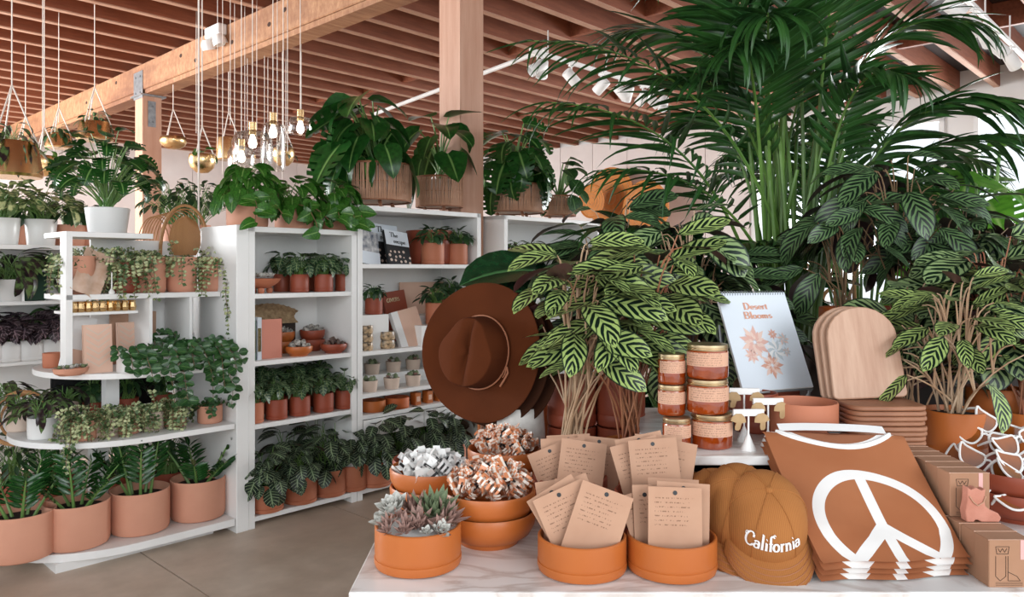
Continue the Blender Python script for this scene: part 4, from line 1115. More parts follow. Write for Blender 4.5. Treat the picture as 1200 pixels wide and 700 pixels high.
# cubby: terracotta dishes and copper boxes
for px, v, mt, lb in ((437, 4.22, 'orange', 'flat orange terracotta dish at the left of the low cubby'), (465, 4.2, 'tank', 'flat terracotta dish with a small spoon, second in the low cubby')):
    t = thing('terracotta_dish', lb, 'dish', atv(px, v, .545)); pot(t, .085, .075, M[mt], 'cyl', None, soil=False)
for i, px in enumerate((487, 501, 514)):
    o = tag(bev(MB().box(-.026, .026, -.03, .03, 0, .085).build('copper_box', M['orange'], None, TRS(atv(px, 4.2, .545), (0, 0, UROT)), False), .003), 'small orange gift box with a pale label, %s from the left in the low cubby' % ORD[i], 'box', 'orange boxes in the cubby')
    MB().box(-.014, .014, -.032, -.03, .025, .06).build('label', M['blush'], o, None, False)

# unit D shelf items
for i, (px, zb, kind) in enumerate(((604, 1.53, 0), (622, 1.53, 0), (655, 1.53, 1), (672, 1.53, 1))):
    small_pot_plant('cane_plant', px, 4.25, zb, .065, .12, 'terra' if i < 2 else 'speckpot', 'small pot of thin dark leaves below the right baskets, %s from the left' % ORD[i], ls=LS_drac, n=22, Rr=.16, H=.08, ll=.12)

# --- tops of the units
random.seed(31)
gp = 'heartleaf philodendrons above the post unit'
def philo(px, v, z, lb, r=.1, h=.12, n=60, seed=1, Rr=.3, H=.24, hang=3):
    random.seed(seed)
    t = thing('potted_philodendron', lb, 'potted plant', atv(px, v, z), UROT, gp)
    zt = pot(t, r, h, M['pinkterra'], 'cyl', None)
    foliage(t, LS_phil, n, Rr, H, .12, zt, stem='stem', el=(45, -70), spread=r*.6, hmin=-.15, sr=.0035, aim=(-PI/2, 1.4, .4))
    if hang: trailing(t, LS_phil, [((rnd(-r, r), -r, zt), (rnd(-.5, .5), -1, .3), rnd(.12, .3)) for k in range(hang)], .11, joined=False, step=.07, pair=False, sr=.003)
    return t
philo(290, 4.3, 1.744, 'heartleaf philodendron spilling over the left corner of the post unit top', n=62, seed=3, r=.12, h=.2, H=.22)
philo(345, 4.32, 1.744, 'heartleaf philodendron in the middle of the post unit top', n=52, seed=4, r=.12, h=.18, H=.18)
philo(392, 4.3, 1.744, 'heartleaf philodendron at the right end of the post unit top, one strand hanging low', n=54, seed=5, r=.12, h=.16, H=.2, hang=5)
small_pot_plant('leafy_plant', 205, 6.3, 1.665, .1, .18, 'pinkterra', 'dense small-leaved bush behind the rattan hood', ls=LS_small, n=70, Rr=.42, H=.4, ll=.1)
small_pot_plant('leafy_plant', 232, 6.2, 1.665, .1, .18, 'pinkterra', 'dense small-leaved bush between the hood and the philodendrons', ls=LS_small)
# slatted baskets on legs
def basket(px, v, z, r, h, lb, seed=1):
    random.seed(seed)
    t = thing('slatted_basket', lb, 'basket', atv(px, v, z), 0, 'slatted baskets on top of the shelf units')
    for k in range(3):
        a = k*2.094-1.2
        MB().tube([(r*.6*math.cos(a), r*.6*math.sin(a), .05), (r*.75*math.cos(a), r*.75*math.sin(a), 0)], [.014, .01], 8).build('leg', M['acaciaedge'], t)
    n = int(150*r/.2)
    sm_ = MB().tube([(0, 0, 0), (0, 0, h)], .0042, 5, caps=False).mesh('slat', M['basket'])
    for k in range(n):
        a = 2*PI*k/n; tilt = rnd(-.07, .07)
        link('slat', sm_, t, Matrix.Translation((r*math.cos(a), r*math.sin(a), .05)) @ Matrix.Rotation(a, 4, 'Z') @ Matrix.Rotation(tilt, 4, 'X') @ Matrix.Rotation(.03, 4, 'Y'))
    for z_, q in ((.052, .006), (.05+h*.5, .003), (.05+h, .0075)):
        rr = r+.03*(z_-.05)/1.0
        MB().tube([(rr*math.cos(a*PI/20), rr*math.sin(a*PI/20), z_) for a in range(41)], q, 6).build('hoop', M['acaciaedge'], t)
    MB().lathe([(0, .055), (r*.9, .055), (r*.92, .05+h*.9), (r*.9, .05+h*.9), (r*.88, .05+h*.8), (0, .05+h*.8)], 32).build('liner_pot', M['creampot'], t)
    MB().lathe([(r*.88, .05+h*.84), (0, .05+h*.86)], 24).build('soil', M['soil'], t)
    return t
bz = 1.9125
bas = [(440, 4.36, bz, .245, .25, 'largest blush slatted basket, left end of the tall unit top', .88, 101), (515, 4.38, bz, .175, .22, 'smaller blush slatted basket between the large one and the square post', .8, 102),
       (604, 4.36, bz, .235, .225, 'blush slatted basket shining on its left side, right of the square post', .88, 103), (656, 4.34, bz, .14, .17, 'smallest blush slatted basket, right end above the calatheas', .7, 104)]
for px, v, z, r, h, lb, _, sd in bas: basket(px, v, z, r, h, lb, sd)
gp = 'plants standing in the slatted baskets'
def bplant(i, lb, ls, n, Rr, H, ll, seed, cat='plant', **kw):
    px, v, z, r, h = bas[i][:5]
    return monstera('basket_monstera', lb, atv(px, v, z+.05+h*.86), ls, n, Rr, H, ll, 0, 0, None, seed=seed, group=gp, cat=cat, sr=.008, **kw)
bplant(0, 'broad-leaved monstera growing in the largest slatted basket', LS_heartbig, 26, .42, .6, .3, 41, hmin=.0, el=(20, -70), lean=(-.15, -.1), smats=None)
t_ = bplant(0, 'split-leaved monstera reaching out left from the largest slatted basket', LS_mon, 12, .62, .5, .34, 42, hmin=.1, el=(20, -60), aim=(PI, .9, .8))
bplant(1, 'tall philodendron with pale upright stalks in the basket beside the post', LS_heartbig, 12, .38, .62, .3, 43, hmin=.2, el=(30, -50))
bplant(2, 'full bushy monstera in the basket right of the square post', LS_mon, 34, .45, .58, .27, 44, hmin=.0, el=(30, -65))
bplant(3, 'sparse round-leaved plant in the smallest slatted basket', LS_hoya, 18, .34, .42, .17, 45, hmin=.0, el=(20, -60), aim=(0, 1.2, .5))

# ================================================================ HANGING THINGS
def hang_planter(px, py, Y, r, h, shape, lb, ls=LS_small, n=18, ll=.08, plant=True, top=4.515, three=True, seed=0):
    random.seed(seed+77)
    p = P(px, py, Y)
    t = thing('hanging_planter', lb, 'planter', p, 0, 'brass planters hanging from the joists')
    if shape == 'round': prof = [(0, 0), (r*.45, h*.03), (r*.85, h*.28), (r, h*.6), (r*.97, h*.95), (r*.94, h), (r*.92, h*.95), (r*.8, h*.4), (0, h*.3)]
    elif shape == 'taper': prof = [(0, 0), (r*1.0, 0), (r*1.06, h*.08), (r*.86, h*.97), (r*.84, h), (r*.81, h*.97), (r*.8, h*.5), (0, h*.5)]
    else: prof = [(0, 0), (r*.9, 0), (r, h*.06), (r, h*.97), (r*.98, h), (r*.95, h*.97), (r*.95, h*.5), (0, h*.5)]
    MB().lathe(prof, 32).build('brass_bowl', M['brass'], t)
    apex = Vector((0, 0, h+r*2.2))
    for k in range(3):
        a = k*2.094+.4
        MB().tube([(r*.9*math.cos(a), r*.9*math.sin(a), h*.9), apex], .006, 5).build('cord', M['cable'], t)
    MB().tube([apex, (0, 0, top-p.z)], .005, 5).build('cord', M['cable'], t)
    if plant: foliage(t, ls, n, r*1.5, r*1.2, ll, h*.7, joined=True, el=(40, -60), spread=r*.4, hmin=-.1)
    return t
hang_planter(14, 208, 5.9, .2, .27, 'taper', 'large brass hanging planter of spider leaves cut by the left edge', LS_drac, 34, .22, seed=1)
hang_planter(52, 207, 7.6, .135, .2, 'round', 'round brass hanging planter with a curling green leaf, lowest at the left', LS_phil, 9, .17, seed=2)
hang_planter(69, 174, 8.4, .13, .16, 'taper', 'brass cone planter hanging left of the big one under the beam', LS_small, 26, .12, seed=3)
hang_planter(111, 165, 7.9, .165, .19, 'taper', 'broad brass cone planter hanging directly against the timber beam', LS_small, 26, .12, seed=4)
hang_planter(203, 175, 9.6, .16, .15, 'round', 'small brass bowl planter hanging just right of the far post', LS_small, 6, .08, plant=False, seed=5)
hang_planter(237, 203, 6.6, .11, .16, 'round', 'round brass planter hanging by a single rod over the rattan hood', LS_phil, 7, .1, seed=6)
hang_planter(268, 188, 9.0, .14, .26, 'cyl', 'brass cylinder lantern hanging behind the glass pendants', plant=False, seed=7)
hang_planter(332, 195, 7.6, .11, .18, 'round', 'little brass planter of fern hanging right of the glass pendants', LS_small, 22, .08, seed=8)
hang_planter(30, 182, 9.5, .16, .13, 'round', 'moss-filled wire planter hanging against the shadowed end of the beam', LS_small, 40, .1, seed=9)
# clear glass pendants
cg = NT('clear_glass'); tb = cg.n('BsdfTransparent'); tb.inputs[0].default_value = (.93, .92, .9, 1); gb = cg.n('BsdfGlossy'); gb.inputs['Roughness'].default_value = .04; mx = cg.n('MixShader')
fr = cg.n('LayerWeight'); fr.inputs[0].default_value = .55; cg.l(fr.outputs['Facing'], mx.inputs[0])
cg.l(tb.outputs[0], mx.inputs[1]); cg.l(gb.outputs[0], mx.inputs[2]); cg.l(mx.outputs[0], cg.t.nodes['Material Output'].inputs[0]); cg = cg.m
blb = NT('lit_bulb'); blb.b.inputs['Emission Color'].default_value = (1, .93, .82, 1); blb.b.inputs['Emission Strength'].default_value = 5; blb = blb.m
for i, (px, py, Y, r, h, lb) in enumerate([(296, 196, 6.2, .16, .3, 'large clear glass cylinder pendant with the brightest bulb'), (320, 200, 6.4, .1, .42, 'tall slim clear glass pendant beside the brightest one'), (352, 158, 6.8, .11, .16, 'squat clear glass pendant above the monstera leaves'), (283, 200, 6.9, .12, .22, 'clear glass pendant half behind the largest glass one')]):
    p = P(px, py, Y); t = thing('glass_pendant', lb, 'pendant lamp', p, 0, 'clear glass pendants')
    MB().lathe([(r*.9, 0), (r, h*.1), (r, h*.7), (r*.8, h*.9), (r*.2, h), (.02, h)], 28).build('glass_shade', cg, t)
    MB().lathe([(0, h+.06), (.03, h+.06), (.03, h-.04), (0, h-.04)], 12).build('socket', M['brass'], t)
    MB().lathe([(0, h-.15), (.025, h-.14), (.035, h-.11), (.025, h-.07), (.015, h-.04)], 14).build('bulb', blb, t)
    MB().tube([(0, 0, h+.06), (0, 0, 4.515-p.z)], .004, 5).build('cord', M['cable'], t)
# display wires with hooks
random.seed(9)
for i, (px, Y, zb) in enumerate([(233, 5.6, 1.72), (255, 7, 2.6), (261, 7.3, 2.4), (270, 7.5, 2.9), (275, 8, 2.5), (283, 7.7, 2.9), (287, 8.2, 2.8), (290, 8.4, 2.9), (301, 7.9, 2.8), (310, 8.3, 2.9), (314, 8.5, 2.9), (325, 7.4, 2.5), (331, 8.2, 2.4), (337, 7.2, 2.6), (335, 8.7, 2.9), (353, 8.2, 3.0), (230, 8.5, 3.0), (50, 6.4, 2.6), (69, 8.9, 3.2)]):
    p = P(px, 300, Y)
    tag(MB().tube([(p.x, p.y, zb), (p.x, p.y, 4.515)], .0035 if i else .007, 5).build('hanging_wire', M['cable']), 'thin pale wire hanging down from the joists among the pendants' if i else 'thicker pale wire hanging in front, over the rattan hood', 'wire', 'thin wires hanging from the joists' if i else None)
# things against the far walls
def disc(px, py, Y, r, lb, sx=1.0):
    p = P(px, py, Y); t = thing('woven_disc', lb, 'tray', p, -PI/4-.05)
    Mx = Matrix.Rotation(PI/2, 4, 'X')
    MB().lathe([(0, 0), (r*.96, 0), (r, .012), (r, .03), (r*.95, .035), (r*.9, .015), (0, .012)], 36, sx=sx).build('disc', M['disc'], t, Mx)
    for k in range(4): MB().lathe([(r*(.2+.2*k), .012), (r*(.21+.2*k), .02), (r*(.225+.2*k), .02), (r*(.235+.2*k), .012)], 36, sx=sx).build('rib_ring', M['rattan'], t, Mx)
M['disc'] = simple('amber_woven_disc', '#c87f3c', .6, c2='#b87031', ns=10)
disc(716, 232, 15.6, .62, 'large round amber woven disc on the far wall left of the palm')
disc(694, 236, 15.2, .34, 'small amber woven disc overlapping the lower left of the large one')
disc(757, 245, 14.6, .55, 'amber woven disc half hidden behind palm leaves')
t = thing('rattan_screen', 'openwork rattan back of a chair seen between palm stems', 'chair', P(958, 345, 4.8), -.2)
for k in range(5): MB().tube([(-.22+.11*k, 0, -.35), (-.22+.11*k, 0, .25)], .018, 6).build('cane_post', M['rattan'], t)
for k in range(4): MB().tube([(.08*math.cos(a*.262)+(.11 if k % 2 else -.11), 0, .08*math.sin(a*.262)-.2+.16*k) for a in range(25)], .012, 6).build('cane_ring', M['rattan'], t)
for z_ in (-.35, .25): MB().tube([(-.25, 0, z_), (.25, 0, z_)], .02, 8).build('cane_rail', M['rattan'], t)
for sx_ in (-.23, .23): MB().tube([(sx_, 0, -1.34), (sx_, 0, -.35)], .02, 8).build('leg', M['rattan'], t)
MB().box(-.25, .25, 0, .45, -.92, -.86).build('seat', M['rattan'], t, None, False)
for sx_ in (-.23, .23): MB().tube([(sx_, .43, -1.34), (sx_, .43, -.9)], .02, 8).build('leg', M['rattan'], t)

# ================================================================ THE FRONT TABLE
ZT = .93; ZR = 1.095
tb_ = thing('display_table', 'marble-topped white display table filling the foreground', 'table', (0, 0, 0))
bev(MB().box(-.288, 2.3, 1.352, 2.3, .895, ZT).build('marble_top', M['marble'], tb_, None, False), .003, 2)
MB().box(-.27, 2.28, 1.37, 2.28, .04, .893).build('base_cabinet', M['white'], tb_, None, False)
MB().box(-.24, 2.25, 1.41, 2.26, 0, .04).build('toe_kick', M['black'], tb_, None, False)
tb2 = thing('display_table', 'plain white back table under the palm and the dark calatheas', 'table', (0, 0, 0))
bev(MB().box(.15, 2.3, 2.305, 3.15, .895, ZT).build('table_top', M['white'], tb2, None, False), .003, 2)
MB().box(.17, 2.28, 2.32, 3.13, 0, .893).build('base_cabinet', M['white'], tb2, None, False)
rs = thing('riser_shelf', 'white marble riser on the table carrying the candle jars and terracotta pot', 'riser', (0, 0, 0))
bev(MB().box(.315, .9, 1.657, 2.2, ZR-.02, ZR).build('riser_top', M['marble'], rs, None, False), .002, 1)
MB().box(.33, .35, 1.70, 2.18, ZT, ZR-.02).build('support', M['white'], rs, None, False)
MB().box(.86, .88, 1.70, 2.18, ZT, ZR-.02).build('support', M['white'], rs, None, False)
MB().box(.35, .86, 2.16, 2.18, ZT, ZR-.02).build('back_support', M['black'], rs, None, False)

def fr(px, py, z, r):                              # centre of a round thing whose front foot stands at px,py
    c = onz(px, py, z); y = c.y+r
    return Vector(((px-600)/900*y, y, z))
# --- succulent bowl
random.seed(51)
t = thing('succulent_bowl', 'orange terracotta bowl with saucer filled with pastel succulents, at the front left corner', 'bowl', fr(490, 681, ZT, .083), 0)
zt = pot(t, .083, .066, M['orange'], 'cyl', .02, soilz=.9, soilmat=M['pebble'])
def ros(x, y, r, mt, n, tilt, ls=None, dz=0, steep=78):
    rt = bpy.data.objects.new('succulent', None)
    C.objects.link(rt); rt.parent = t
    q = Vector((0, 0, 1)).rotation_difference(Vector(tilt).normalized()).to_matrix().to_4x4(); q.translation = Vector((x, y, zt+dz)); rt.matrix_basis = q
    for k in range(n):
        f = (k+.5)/n; az = k*2.39996; e = R(steep-(steep-14)*f)
        d = Vector((math.cos(az)*math.cos(e), math.sin(az)*math.cos(e), math.sin(e)))
        link('petal', (ls or SUC[mt])[0][1], rt, frame(d*r*.1, d, Vector((0, 0, 1)), 0, r*(.5+.6*f)))
SUC = {k: leafset('su'+k, 'tip' if k != 'succ_pale' else 'broad', L[k], 4, 2, bends=(-.7,), fold=.5) for k in ('succ_pale', 'succ_pink', 'succ_green')}
ros(-.046, .012, .042, 'succ_pale', 34, (-.3, -.3, 1), dz=.02)
ros(.03, .02, .062, 'succ_green', 34, (.1, -.35, 1), dz=.01, steep=84)
ros(-.012, .035, .05, 'succ_pink', 26, (-.1, -.1, 1), dz=.012, steep=84)
ros(-.052, -.036, .026, 'succ_pink', 22, (-.3, -.6, 1), dz=.012)
ros(-.018, -.044, .027, 'succ_pink', 22, (0, -.7, 1), dz=.014)
ros(-.034, -.02, .022, 'succ_pink', 18, (0, -.5, 1), dz=.022)
ros(.002, -.02, .045, 'succ_pink', 22, (.1, -.6, 1), dz=.006, steep=70)
ros(.056, .0, .045, 'succ_pink', 24, (.5, -.3, 1), dz=.008, steep=80)
ros(.045, -.04, .034, 'succ_pink', 20, (.3, -.6, 1), dz=.004, steep=70)
ros(-.02, -.062, .024, 'succ_pink', 22, (0, -.6, 1), dz=.008)
ros(-.05, -.055, .022, 'succ_pink', 20, (-.3, -.7, 1), dz=.006)
ros(.048, -.05, .024, 'succ_pale', 20, (.3, -.7, 1), dz=.004)
ros(.005, -.04, .026, 'succ_pink', 20, (0, -.6, 1), dz=.01)
ros(-.066, -.015, .026, 'succ_pale', 20, (-.5, -.4, 1), dz=.008)
ros(-.05, .05, .035, 'succ_pale', 20, (-.2, .1, 1), dz=.015)
ros(.05, .05, .04, 'succ_green', 20, (.2, 0, 1), dz=.01, steep=82)
ros(.022, -.058, .016, 'succ_pale', 14, (0, -.5, 1), dz=.006)
ros(.004, .055, .03, 'succ_green', 20, (0, .3, 1), dz=.02)
# --- stacked bowls with claw clips
def stack(px, py, r, h, n, lb, mats=('orange',), Y=None, cat='bowl', step=.62, zb=ZT):
    c = fr(px, py, zb, r*.66) if Y is None else Vector(((px-600)/900*Y, Y, zb))
    nm = ['lower', 'upper'] if n == 2 else ['']
    for k in range(n):
        t = thing('terracotta_bowl', lb+(', %s of two' % nm[k] if n > 1 else ''), cat, c+Vector((0, 0, k*h*step)), 0, 'stacked terracotta bowls on the table')
        pot(t, r, h, M[mats[k % len(mats)]], 'bowl', None, soil=False)
    return c+Vector((0, 0, (n-1)*h*step))
cb1 = stack(573, 647, .098, .068, 2, 'rounded orange terracotta bowl behind the succulent bowl, full of checkered clips')
cb2 = stack(505, 0, .096, .066, 2, 'rounded orange terracotta bowl at the left edge holding white claw clips', Y=1.80)
cb3 = stack(500, 0, .09, .07, 1, 'terracotta bowl mostly hidden behind the white-clip bowl', ('redterra',), Y=2.03)
cb4 = stack(591, 0, .093, .075, 2, 'rounded bowl of checkered clips below the white tub', Y=1.93)
ck = NT('orange_white_checker'); x_, y_ = ck.uvxy(); cn = ck.n('TexChecker'); cn.inputs['Scale'].default_value = 1; mp = ck.n('Mapping'); mp.inputs['Scale'].default_value = (3.4, 2.4, 1)
um = ck.n('UVMap'); ck.l(um.outputs[0], mp.inputs[0]); ck.l(mp.outputs[0], cn.inputs['Vector']); cn.inputs['Color1'].default_value = lin('#d58a60'); cn.inputs['Color2'].default_value = lin('#f0e3d6')
ck.l(cn.outputs['Color'], ck.b.inputs['Base Color']); M['checker'] = ck.set(.3)
def clip_meshes(mt):
    """two curved combs hinged at the top"""
    out = []
    mb = MB(); s = .023
    for sg in (1, -1):
        def f(i, j): a = R(15+115*j); return (s*(i*2-1), sg*(.003+.013*math.sin(a)), -.013*math.cos(a)*1.25+.0)
        def f2(i, j):
            p = f(i, j); return (p[0], p[1]+sg*.002, p[2])
        mb.grid(f, 9, 5, skip=lambda i, j: i % 2 == 1 and j < 3)
        mb.grid(f2, 9, 5, skip=lambda i, j: i % 2 == 1 and j < 3)
        mb.grid(lambda i, j: (s*.35*(i*2-1), sg*(.003+.012*j), .013+.013*j), 2, 2)
    out.append(mb.mesh('jaw', mt, ang=60))
    out.append(MB().tube([(-s*.5, 0, .012), (s*.5, 0, .012)], .003, 6).mesh('hinge', M['black']))
    return out
def clips(cen, r, h, mt, n, label, group, seed, dome=.035, s0=1.0):
    random.seed(seed); ms = clip_meshes(mt); first = None
    for k in range(n):
        a = k*2.39996; q = r*.74*((k+.5)/n)**.5
        z = h*.78+dome*(1-(q/r)**2)+rnd(-.004, .006)
        if first is None:
            first = thing('claw_clip', label, 'hair clip', (0, 0, 0), 0, group)
            link('jaw', ms[0], first); link('hinge', ms[1], first); o = first
        else: o = dup(first, (0, 0, 0))
        o.location = cen+Vector((q*math.cos(a), q*math.sin(a), z)); o.rotation_euler = (rnd(-1.3, 1.3), rnd(-1.0, 1.0), rnd(0, 6.28)); s = rnd(.9, 1.15)*s0; o.scale = (s, s, s)
clips(cb1, .094, .068, M['checker'], 48, 'orange and white checkered claw clip heaped in the near stacked bowl', 'checkered clips in the near bowl', 1, .05)
clips(cb2, .09, .066, M['plastic'], 30, 'white claw clip heaped in the bowl at the left', 'white clips in the left bowl', 2, .02)
clips(cb4, .088, .075, M['checker'], 38, 'orange and white checkered claw clip heaped in the far bowl', 'checkered clips in the far bowl', 3, .045)
clips(cb3, .08, .07, M['plastic'], 10, 'white claw clip in the hidden rear bowl', 'white clips in the rear bowl', 4, .01)
# --- bowls of kraft cards
cm = NT('kraft_card_written'); x_, y_ = cm.uvxy()
rowf = cm.math('FRACT', cm.math('MULTIPLY', y_, 16))
ins = cm.math('MULTIPLY', cm.ramp(rowf, .30, .42), cm.math('SUBTRACT', 1.0, cm.ramp(rowf, .58, .7)))
nn = cm.n('TexNoise'); nn.inputs['Scale'].default_value = 1; mp = cm.n('Mapping'); mp.inputs['Scale'].default_value = (42, 16, 1); um = cm.n('UVMap'); cm.l(um.outputs[0], mp.inputs[0]); cm.l(mp.outputs[0], nn.inputs['Vector']); nn.inputs['Detail'].default_value = 2
wr_ = cm.ramp(nn.outputs['Fac'], .5, .54)
rn = cm.n('TexNoise'); rn.noise_dimensions = '1D'; rn.inputs['Scale'].default_value = 5.3; cm.l(y_, rn.inputs['W'])
vis = cm.math('MULTIPLY', cm.math('GREATER_THAN', y_, .42), cm.math('LESS_THAN', y_, .86))
vis = cm.math('MULTIPLY', vis, cm.math('MULTIPLY', cm.math('GREATER_THAN', x_, .12), cm.math('LESS_THAN', x_, cm.math('ADD', .35, cm.math('MULTIPLY', rn.outputs['Fac'], .85)))))
cm.col(cm.mix(cm.math('MULTIPLY', cm.math('MULTIPLY', ins, wr_), cm.math('MULTIPLY', vis, .75)), cm.mix(cm.ramp(cm.noise(14, 3), .3, .7), '#bf967c', '#b58b71'), '#6f4f3c'))
M['cardface'] = cm.set(.85)
W_, H_ = .1, .128
cmb = MB()
cmb.grid(lambda i, j: (W_*(i-.5), -.0004-.0015*math.sin(PI*j), H_*(j-.5)), 3, 4, 0)
cmb.grid(lambda i, j: (W_*(.5-i), .0016-.0015*math.sin(PI*j), H_*(j-.5)), 3, 4, 1)
for a, b in (((-.5, -.5), (.5, -.5)), ((.5, -.5), (.5, .5)), ((.5, .5), (-.5, .5)), ((-.5, .5), (-.5, -.5))):
    cmb.add([(W_*a[0], -.0004, H_*a[1]), (W_*b[0], -.0004, H_*b[1]), (W_*b[0], .0016, H_*b[1]), (W_*a[0], .0016, H_*a[1])], [(0, 1, 2, 3)], None, 1)
cme = cmb.mesh('card_sheet', [M['cardface'], M['kraft']], ang=30)
hole = MB().add([(.0042*math.cos(a*.524), -.0016, .0042*math.sin(a*.524)+H_*.42) for a in range(12)], [tuple(range(12))]).mesh('punch_hole', M['black'])
def card(px, py, Y, roll, lean, lb, yaw=0):
    t = thing('kraft_card', lb, 'card', P(px, py, Y), 0, 'handwritten kraft cards in terracotta bowls')
    t.rotation_euler = Euler((0, 0, 0)); t.rotation_mode = 'QUATERNION'
    t.rotation_quaternion = (Matrix.Rotation(R(yaw), 3, 'Z') @ Matrix.Rotation(R(-lean), 3, 'X') @ Matrix.Rotation(R(roll), 3, 'Y')).to_quaternion()
    link('card_sheet', cme, t); link('punch_hole', hole, t)
for px, py, r, h, lb, Y in ((682, 688, .084, .054, 'orange terracotta bowl with saucer holding kraft cards, front row left', None), (787, 688, .084, .054, 'orange terracotta bowl with saucer holding kraft cards, front row right beside the caps', None),
                        (668, 0, .084, .054, 'terracotta bowl of kraft cards in the second row, beside the checkered clips', 1.74), (767, 0, .084, .054, 'terracotta bowl of kraft cards in the second row, under the candle jars', 1.62)):
    c = fr(px, py, ZT, r) if Y is None else Vector(((px-600)/900*Y, Y, ZT))
    t = thing('card_bowl', lb, 'bowl', c, 0, 'bowls of kraft cards')
    if Y: MB().lathe([(0, 0), (.06, 0), (.075, .02), (.075, .036), (0, .036)], 32).build('foot_dish', M['redterra'], t)
    pot(t, r, h, M['orange' if Y is None else 'redterra'], 'cyl', .02, soil=False, z=0 if Y is None else .036)
FB = 'in the front left card bowl'; FC = 'in the front right card bowl'; BB = 'in the second-row card bowl beside the clips'; BC = 'in the second-row card bowl under the candle jars'
for a in ((700, 613, 1.425, 20, 12, 'large kraft card tilted clockwise at the very front, '+FB, 0), (669, 612, 1.44, -24, 10, 'kraft card leaning left, frontmost of the fan, '+FB, 0), (664, 607, 1.455, -31, 14, 'kraft card leaning furthest left, '+FB, 0),
          (672, 603, 1.475, -20, 14, 'kraft card second in the leaning fan, '+FB, 0), (673, 607, 1.48, 12, 12, 'kraft card tucked behind the large tilted one, '+FB, 0), (662, 601, 1.50, -8, 15, 'rearmost kraft card, '+FB, 0),
          (791, 613, 1.425, 2, 10, 'large upright kraft card at the very front, '+FC, 0), (800, 607, 1.445, 4, 12, 'kraft card just behind and right of the upright one, '+FC, 0), (766, 613, 1.46, -17, 12, 'kraft card leaning left, '+FC, 0), (772, 609, 1.465, 2, 14, 'kraft card edge-on between the leaning and upright ones, '+FC, 10), (789, 601, 1.50, 3, 14, 'rearmost kraft card, '+FC, 0),
          (681, 552, 1.68, 8, 12, 'broad kraft card at the front, '+BB, 0), (655, 556, 1.70, -22, 12, 'kraft card leaning left, '+BB, 0), (661, 548, 1.72, -2, 14, 'narrow-showing kraft card in the middle, '+BB, 0), (700, 546, 1.745, 6, 14, 'rear right kraft card, '+BB, 0), (668, 543, 1.76, -3, 14, 'rearmost kraft card, '+BB, 0),
          (768, 552, 1.575, -4, 12, 'broad kraft card at the front, '+BC, 0), (752, 553, 1.59, -15, 12, 'kraft card leaning left, '+BC, 0), (784, 552, 1.595, 12, 12, 'kraft card leaning right, '+BC, 0), (756, 546, 1.61, -12, 14, 'second kraft card leaning left further back, '+BC, 0), (772, 546, 1.62, 2, 14, 'rearmost kraft card, '+BC, 0)):
    card(*a)
# --- caps
cord = NT('corduroy_rust'); w1 = cord.n('TexWave'); w1.inputs['Scale'].default_value = 110; w1.bands_direction = 'X'; tc = cord.n('TexCoord'); cord.l(tc.outputs['Object'], w1.inputs['Vector'])
cord.col(cord.mix(w1.outputs['Fac'], cord.mix(cord.ramp(cord.noise(7, 3), .3, .7), '#94592f', '#a3683a'), '#ad733f')); cord.bump(w1.outputs['Fac'], .25, .001); M['cord'] = cord.set(.9, 0, .2)
def crown_pt(a, t, off=0.0):
    """a azimuth (front = 0), t height 0..1"""
    e = t*PI/2
    rx, ry, hz = .084+off, .098+off, .102+off
    dent = 1-.05*math.exp(-((a)/.5)**2)*math.exp(-((t-.72)/.16)**2)+.012*math.sin(a*3+1)*math.sin(t*7)
    k = math.cos(e)**.75 if e < PI/2-.001 else 0.0
    return Vector((math.sin(a)*rx*k*dent, -math.cos(a)*ry*k*dent, hz*math.sin(e)**1.0*(1-.02*math.cos(a))))
def cap(loc, rot, lb, text=True):
    t = thing('corduroy_cap', lb, 'cap', loc, 0, 'rust corduroy caps'); t.rotation_euler = rot; t.scale = (.94, .94, .94)
    MB().grid(lambda i, j: crown_pt((i-.5)*2*PI, j*.999), 36, 12).build('crown', M['cord'], t)
    MB().grid(lambda i, j: crown_pt((i-.5)*2*PI, j*.999, -.003), 18, 6).build('lining', M['cord'], t)
    for k in range(6):
        a = R(30+60*k)
        MB().tube([crown_pt(a, s/10*.98, .0006) for s in range(11)], .0012, 4).build('seam', M['cord'], t)
    MB().lathe([(0, .006), (.006, .004), (.008, 0)], 10).build('top_button', M['cord'], t, Matrix.Translation((0, 0, .101)))
    def br(i, j, dz=0):
        a = (i-.5)*2*1.25; b = crown_pt(a, 0)
        out = .066*math.cos(a*1.08)**.6 if abs(a*1.08) < PI/2 else 0
        y = b.y-out*j; x = b.x*(1+.12*j)
        return (x, y, -.004*j - 2.2*x*x*(.3+.7*j)+.0035+dz)
    MB().grid(br, 18, 6).build('brim', M['cord'], t)
    MB().grid(lambda i, j: br(i, j, -.005), 18, 6).build('brim_underside', M['cord'], t)
    for q in (.25, .45, .65, .85, .985):
        MB().tube([Vector(br(i/18, q, .0006)) for i in range(1, 18)], .0007, 4).build('stitch_row', M['leather'], t)
    if text:
        wt = textw('California'); sc = .108/wt
        def f(x, y):
            a = (x/.108-.5)*1.4-.05; return crown_pt(a, .2+y*9.5+.03*math.cos(a*2.0), .0022)
        mb, _ = lettering('California', f, sc, .2, .08)
        x0 = 0
        sw = MB()
        mb.build('lettering', M['paper'], t)
        mb2 = MB()
        # swash loops before the C and over the f
        for pts, x_off in ((arc(.05, .78, .13, .13, -40, 300, 12), 0), (arc(0, .99, .12, .1, 0, 300, 10), (textw('Cali')+.5))):
            vs = [f((x_off+p[0])*sc, p[1]*sc) for p in pts]
            mb2.tube(vs, .0008, 4)
        mb2.build('swash', M['paper'], t)
    return t
cp = onz(897, 648, ZT+.03)
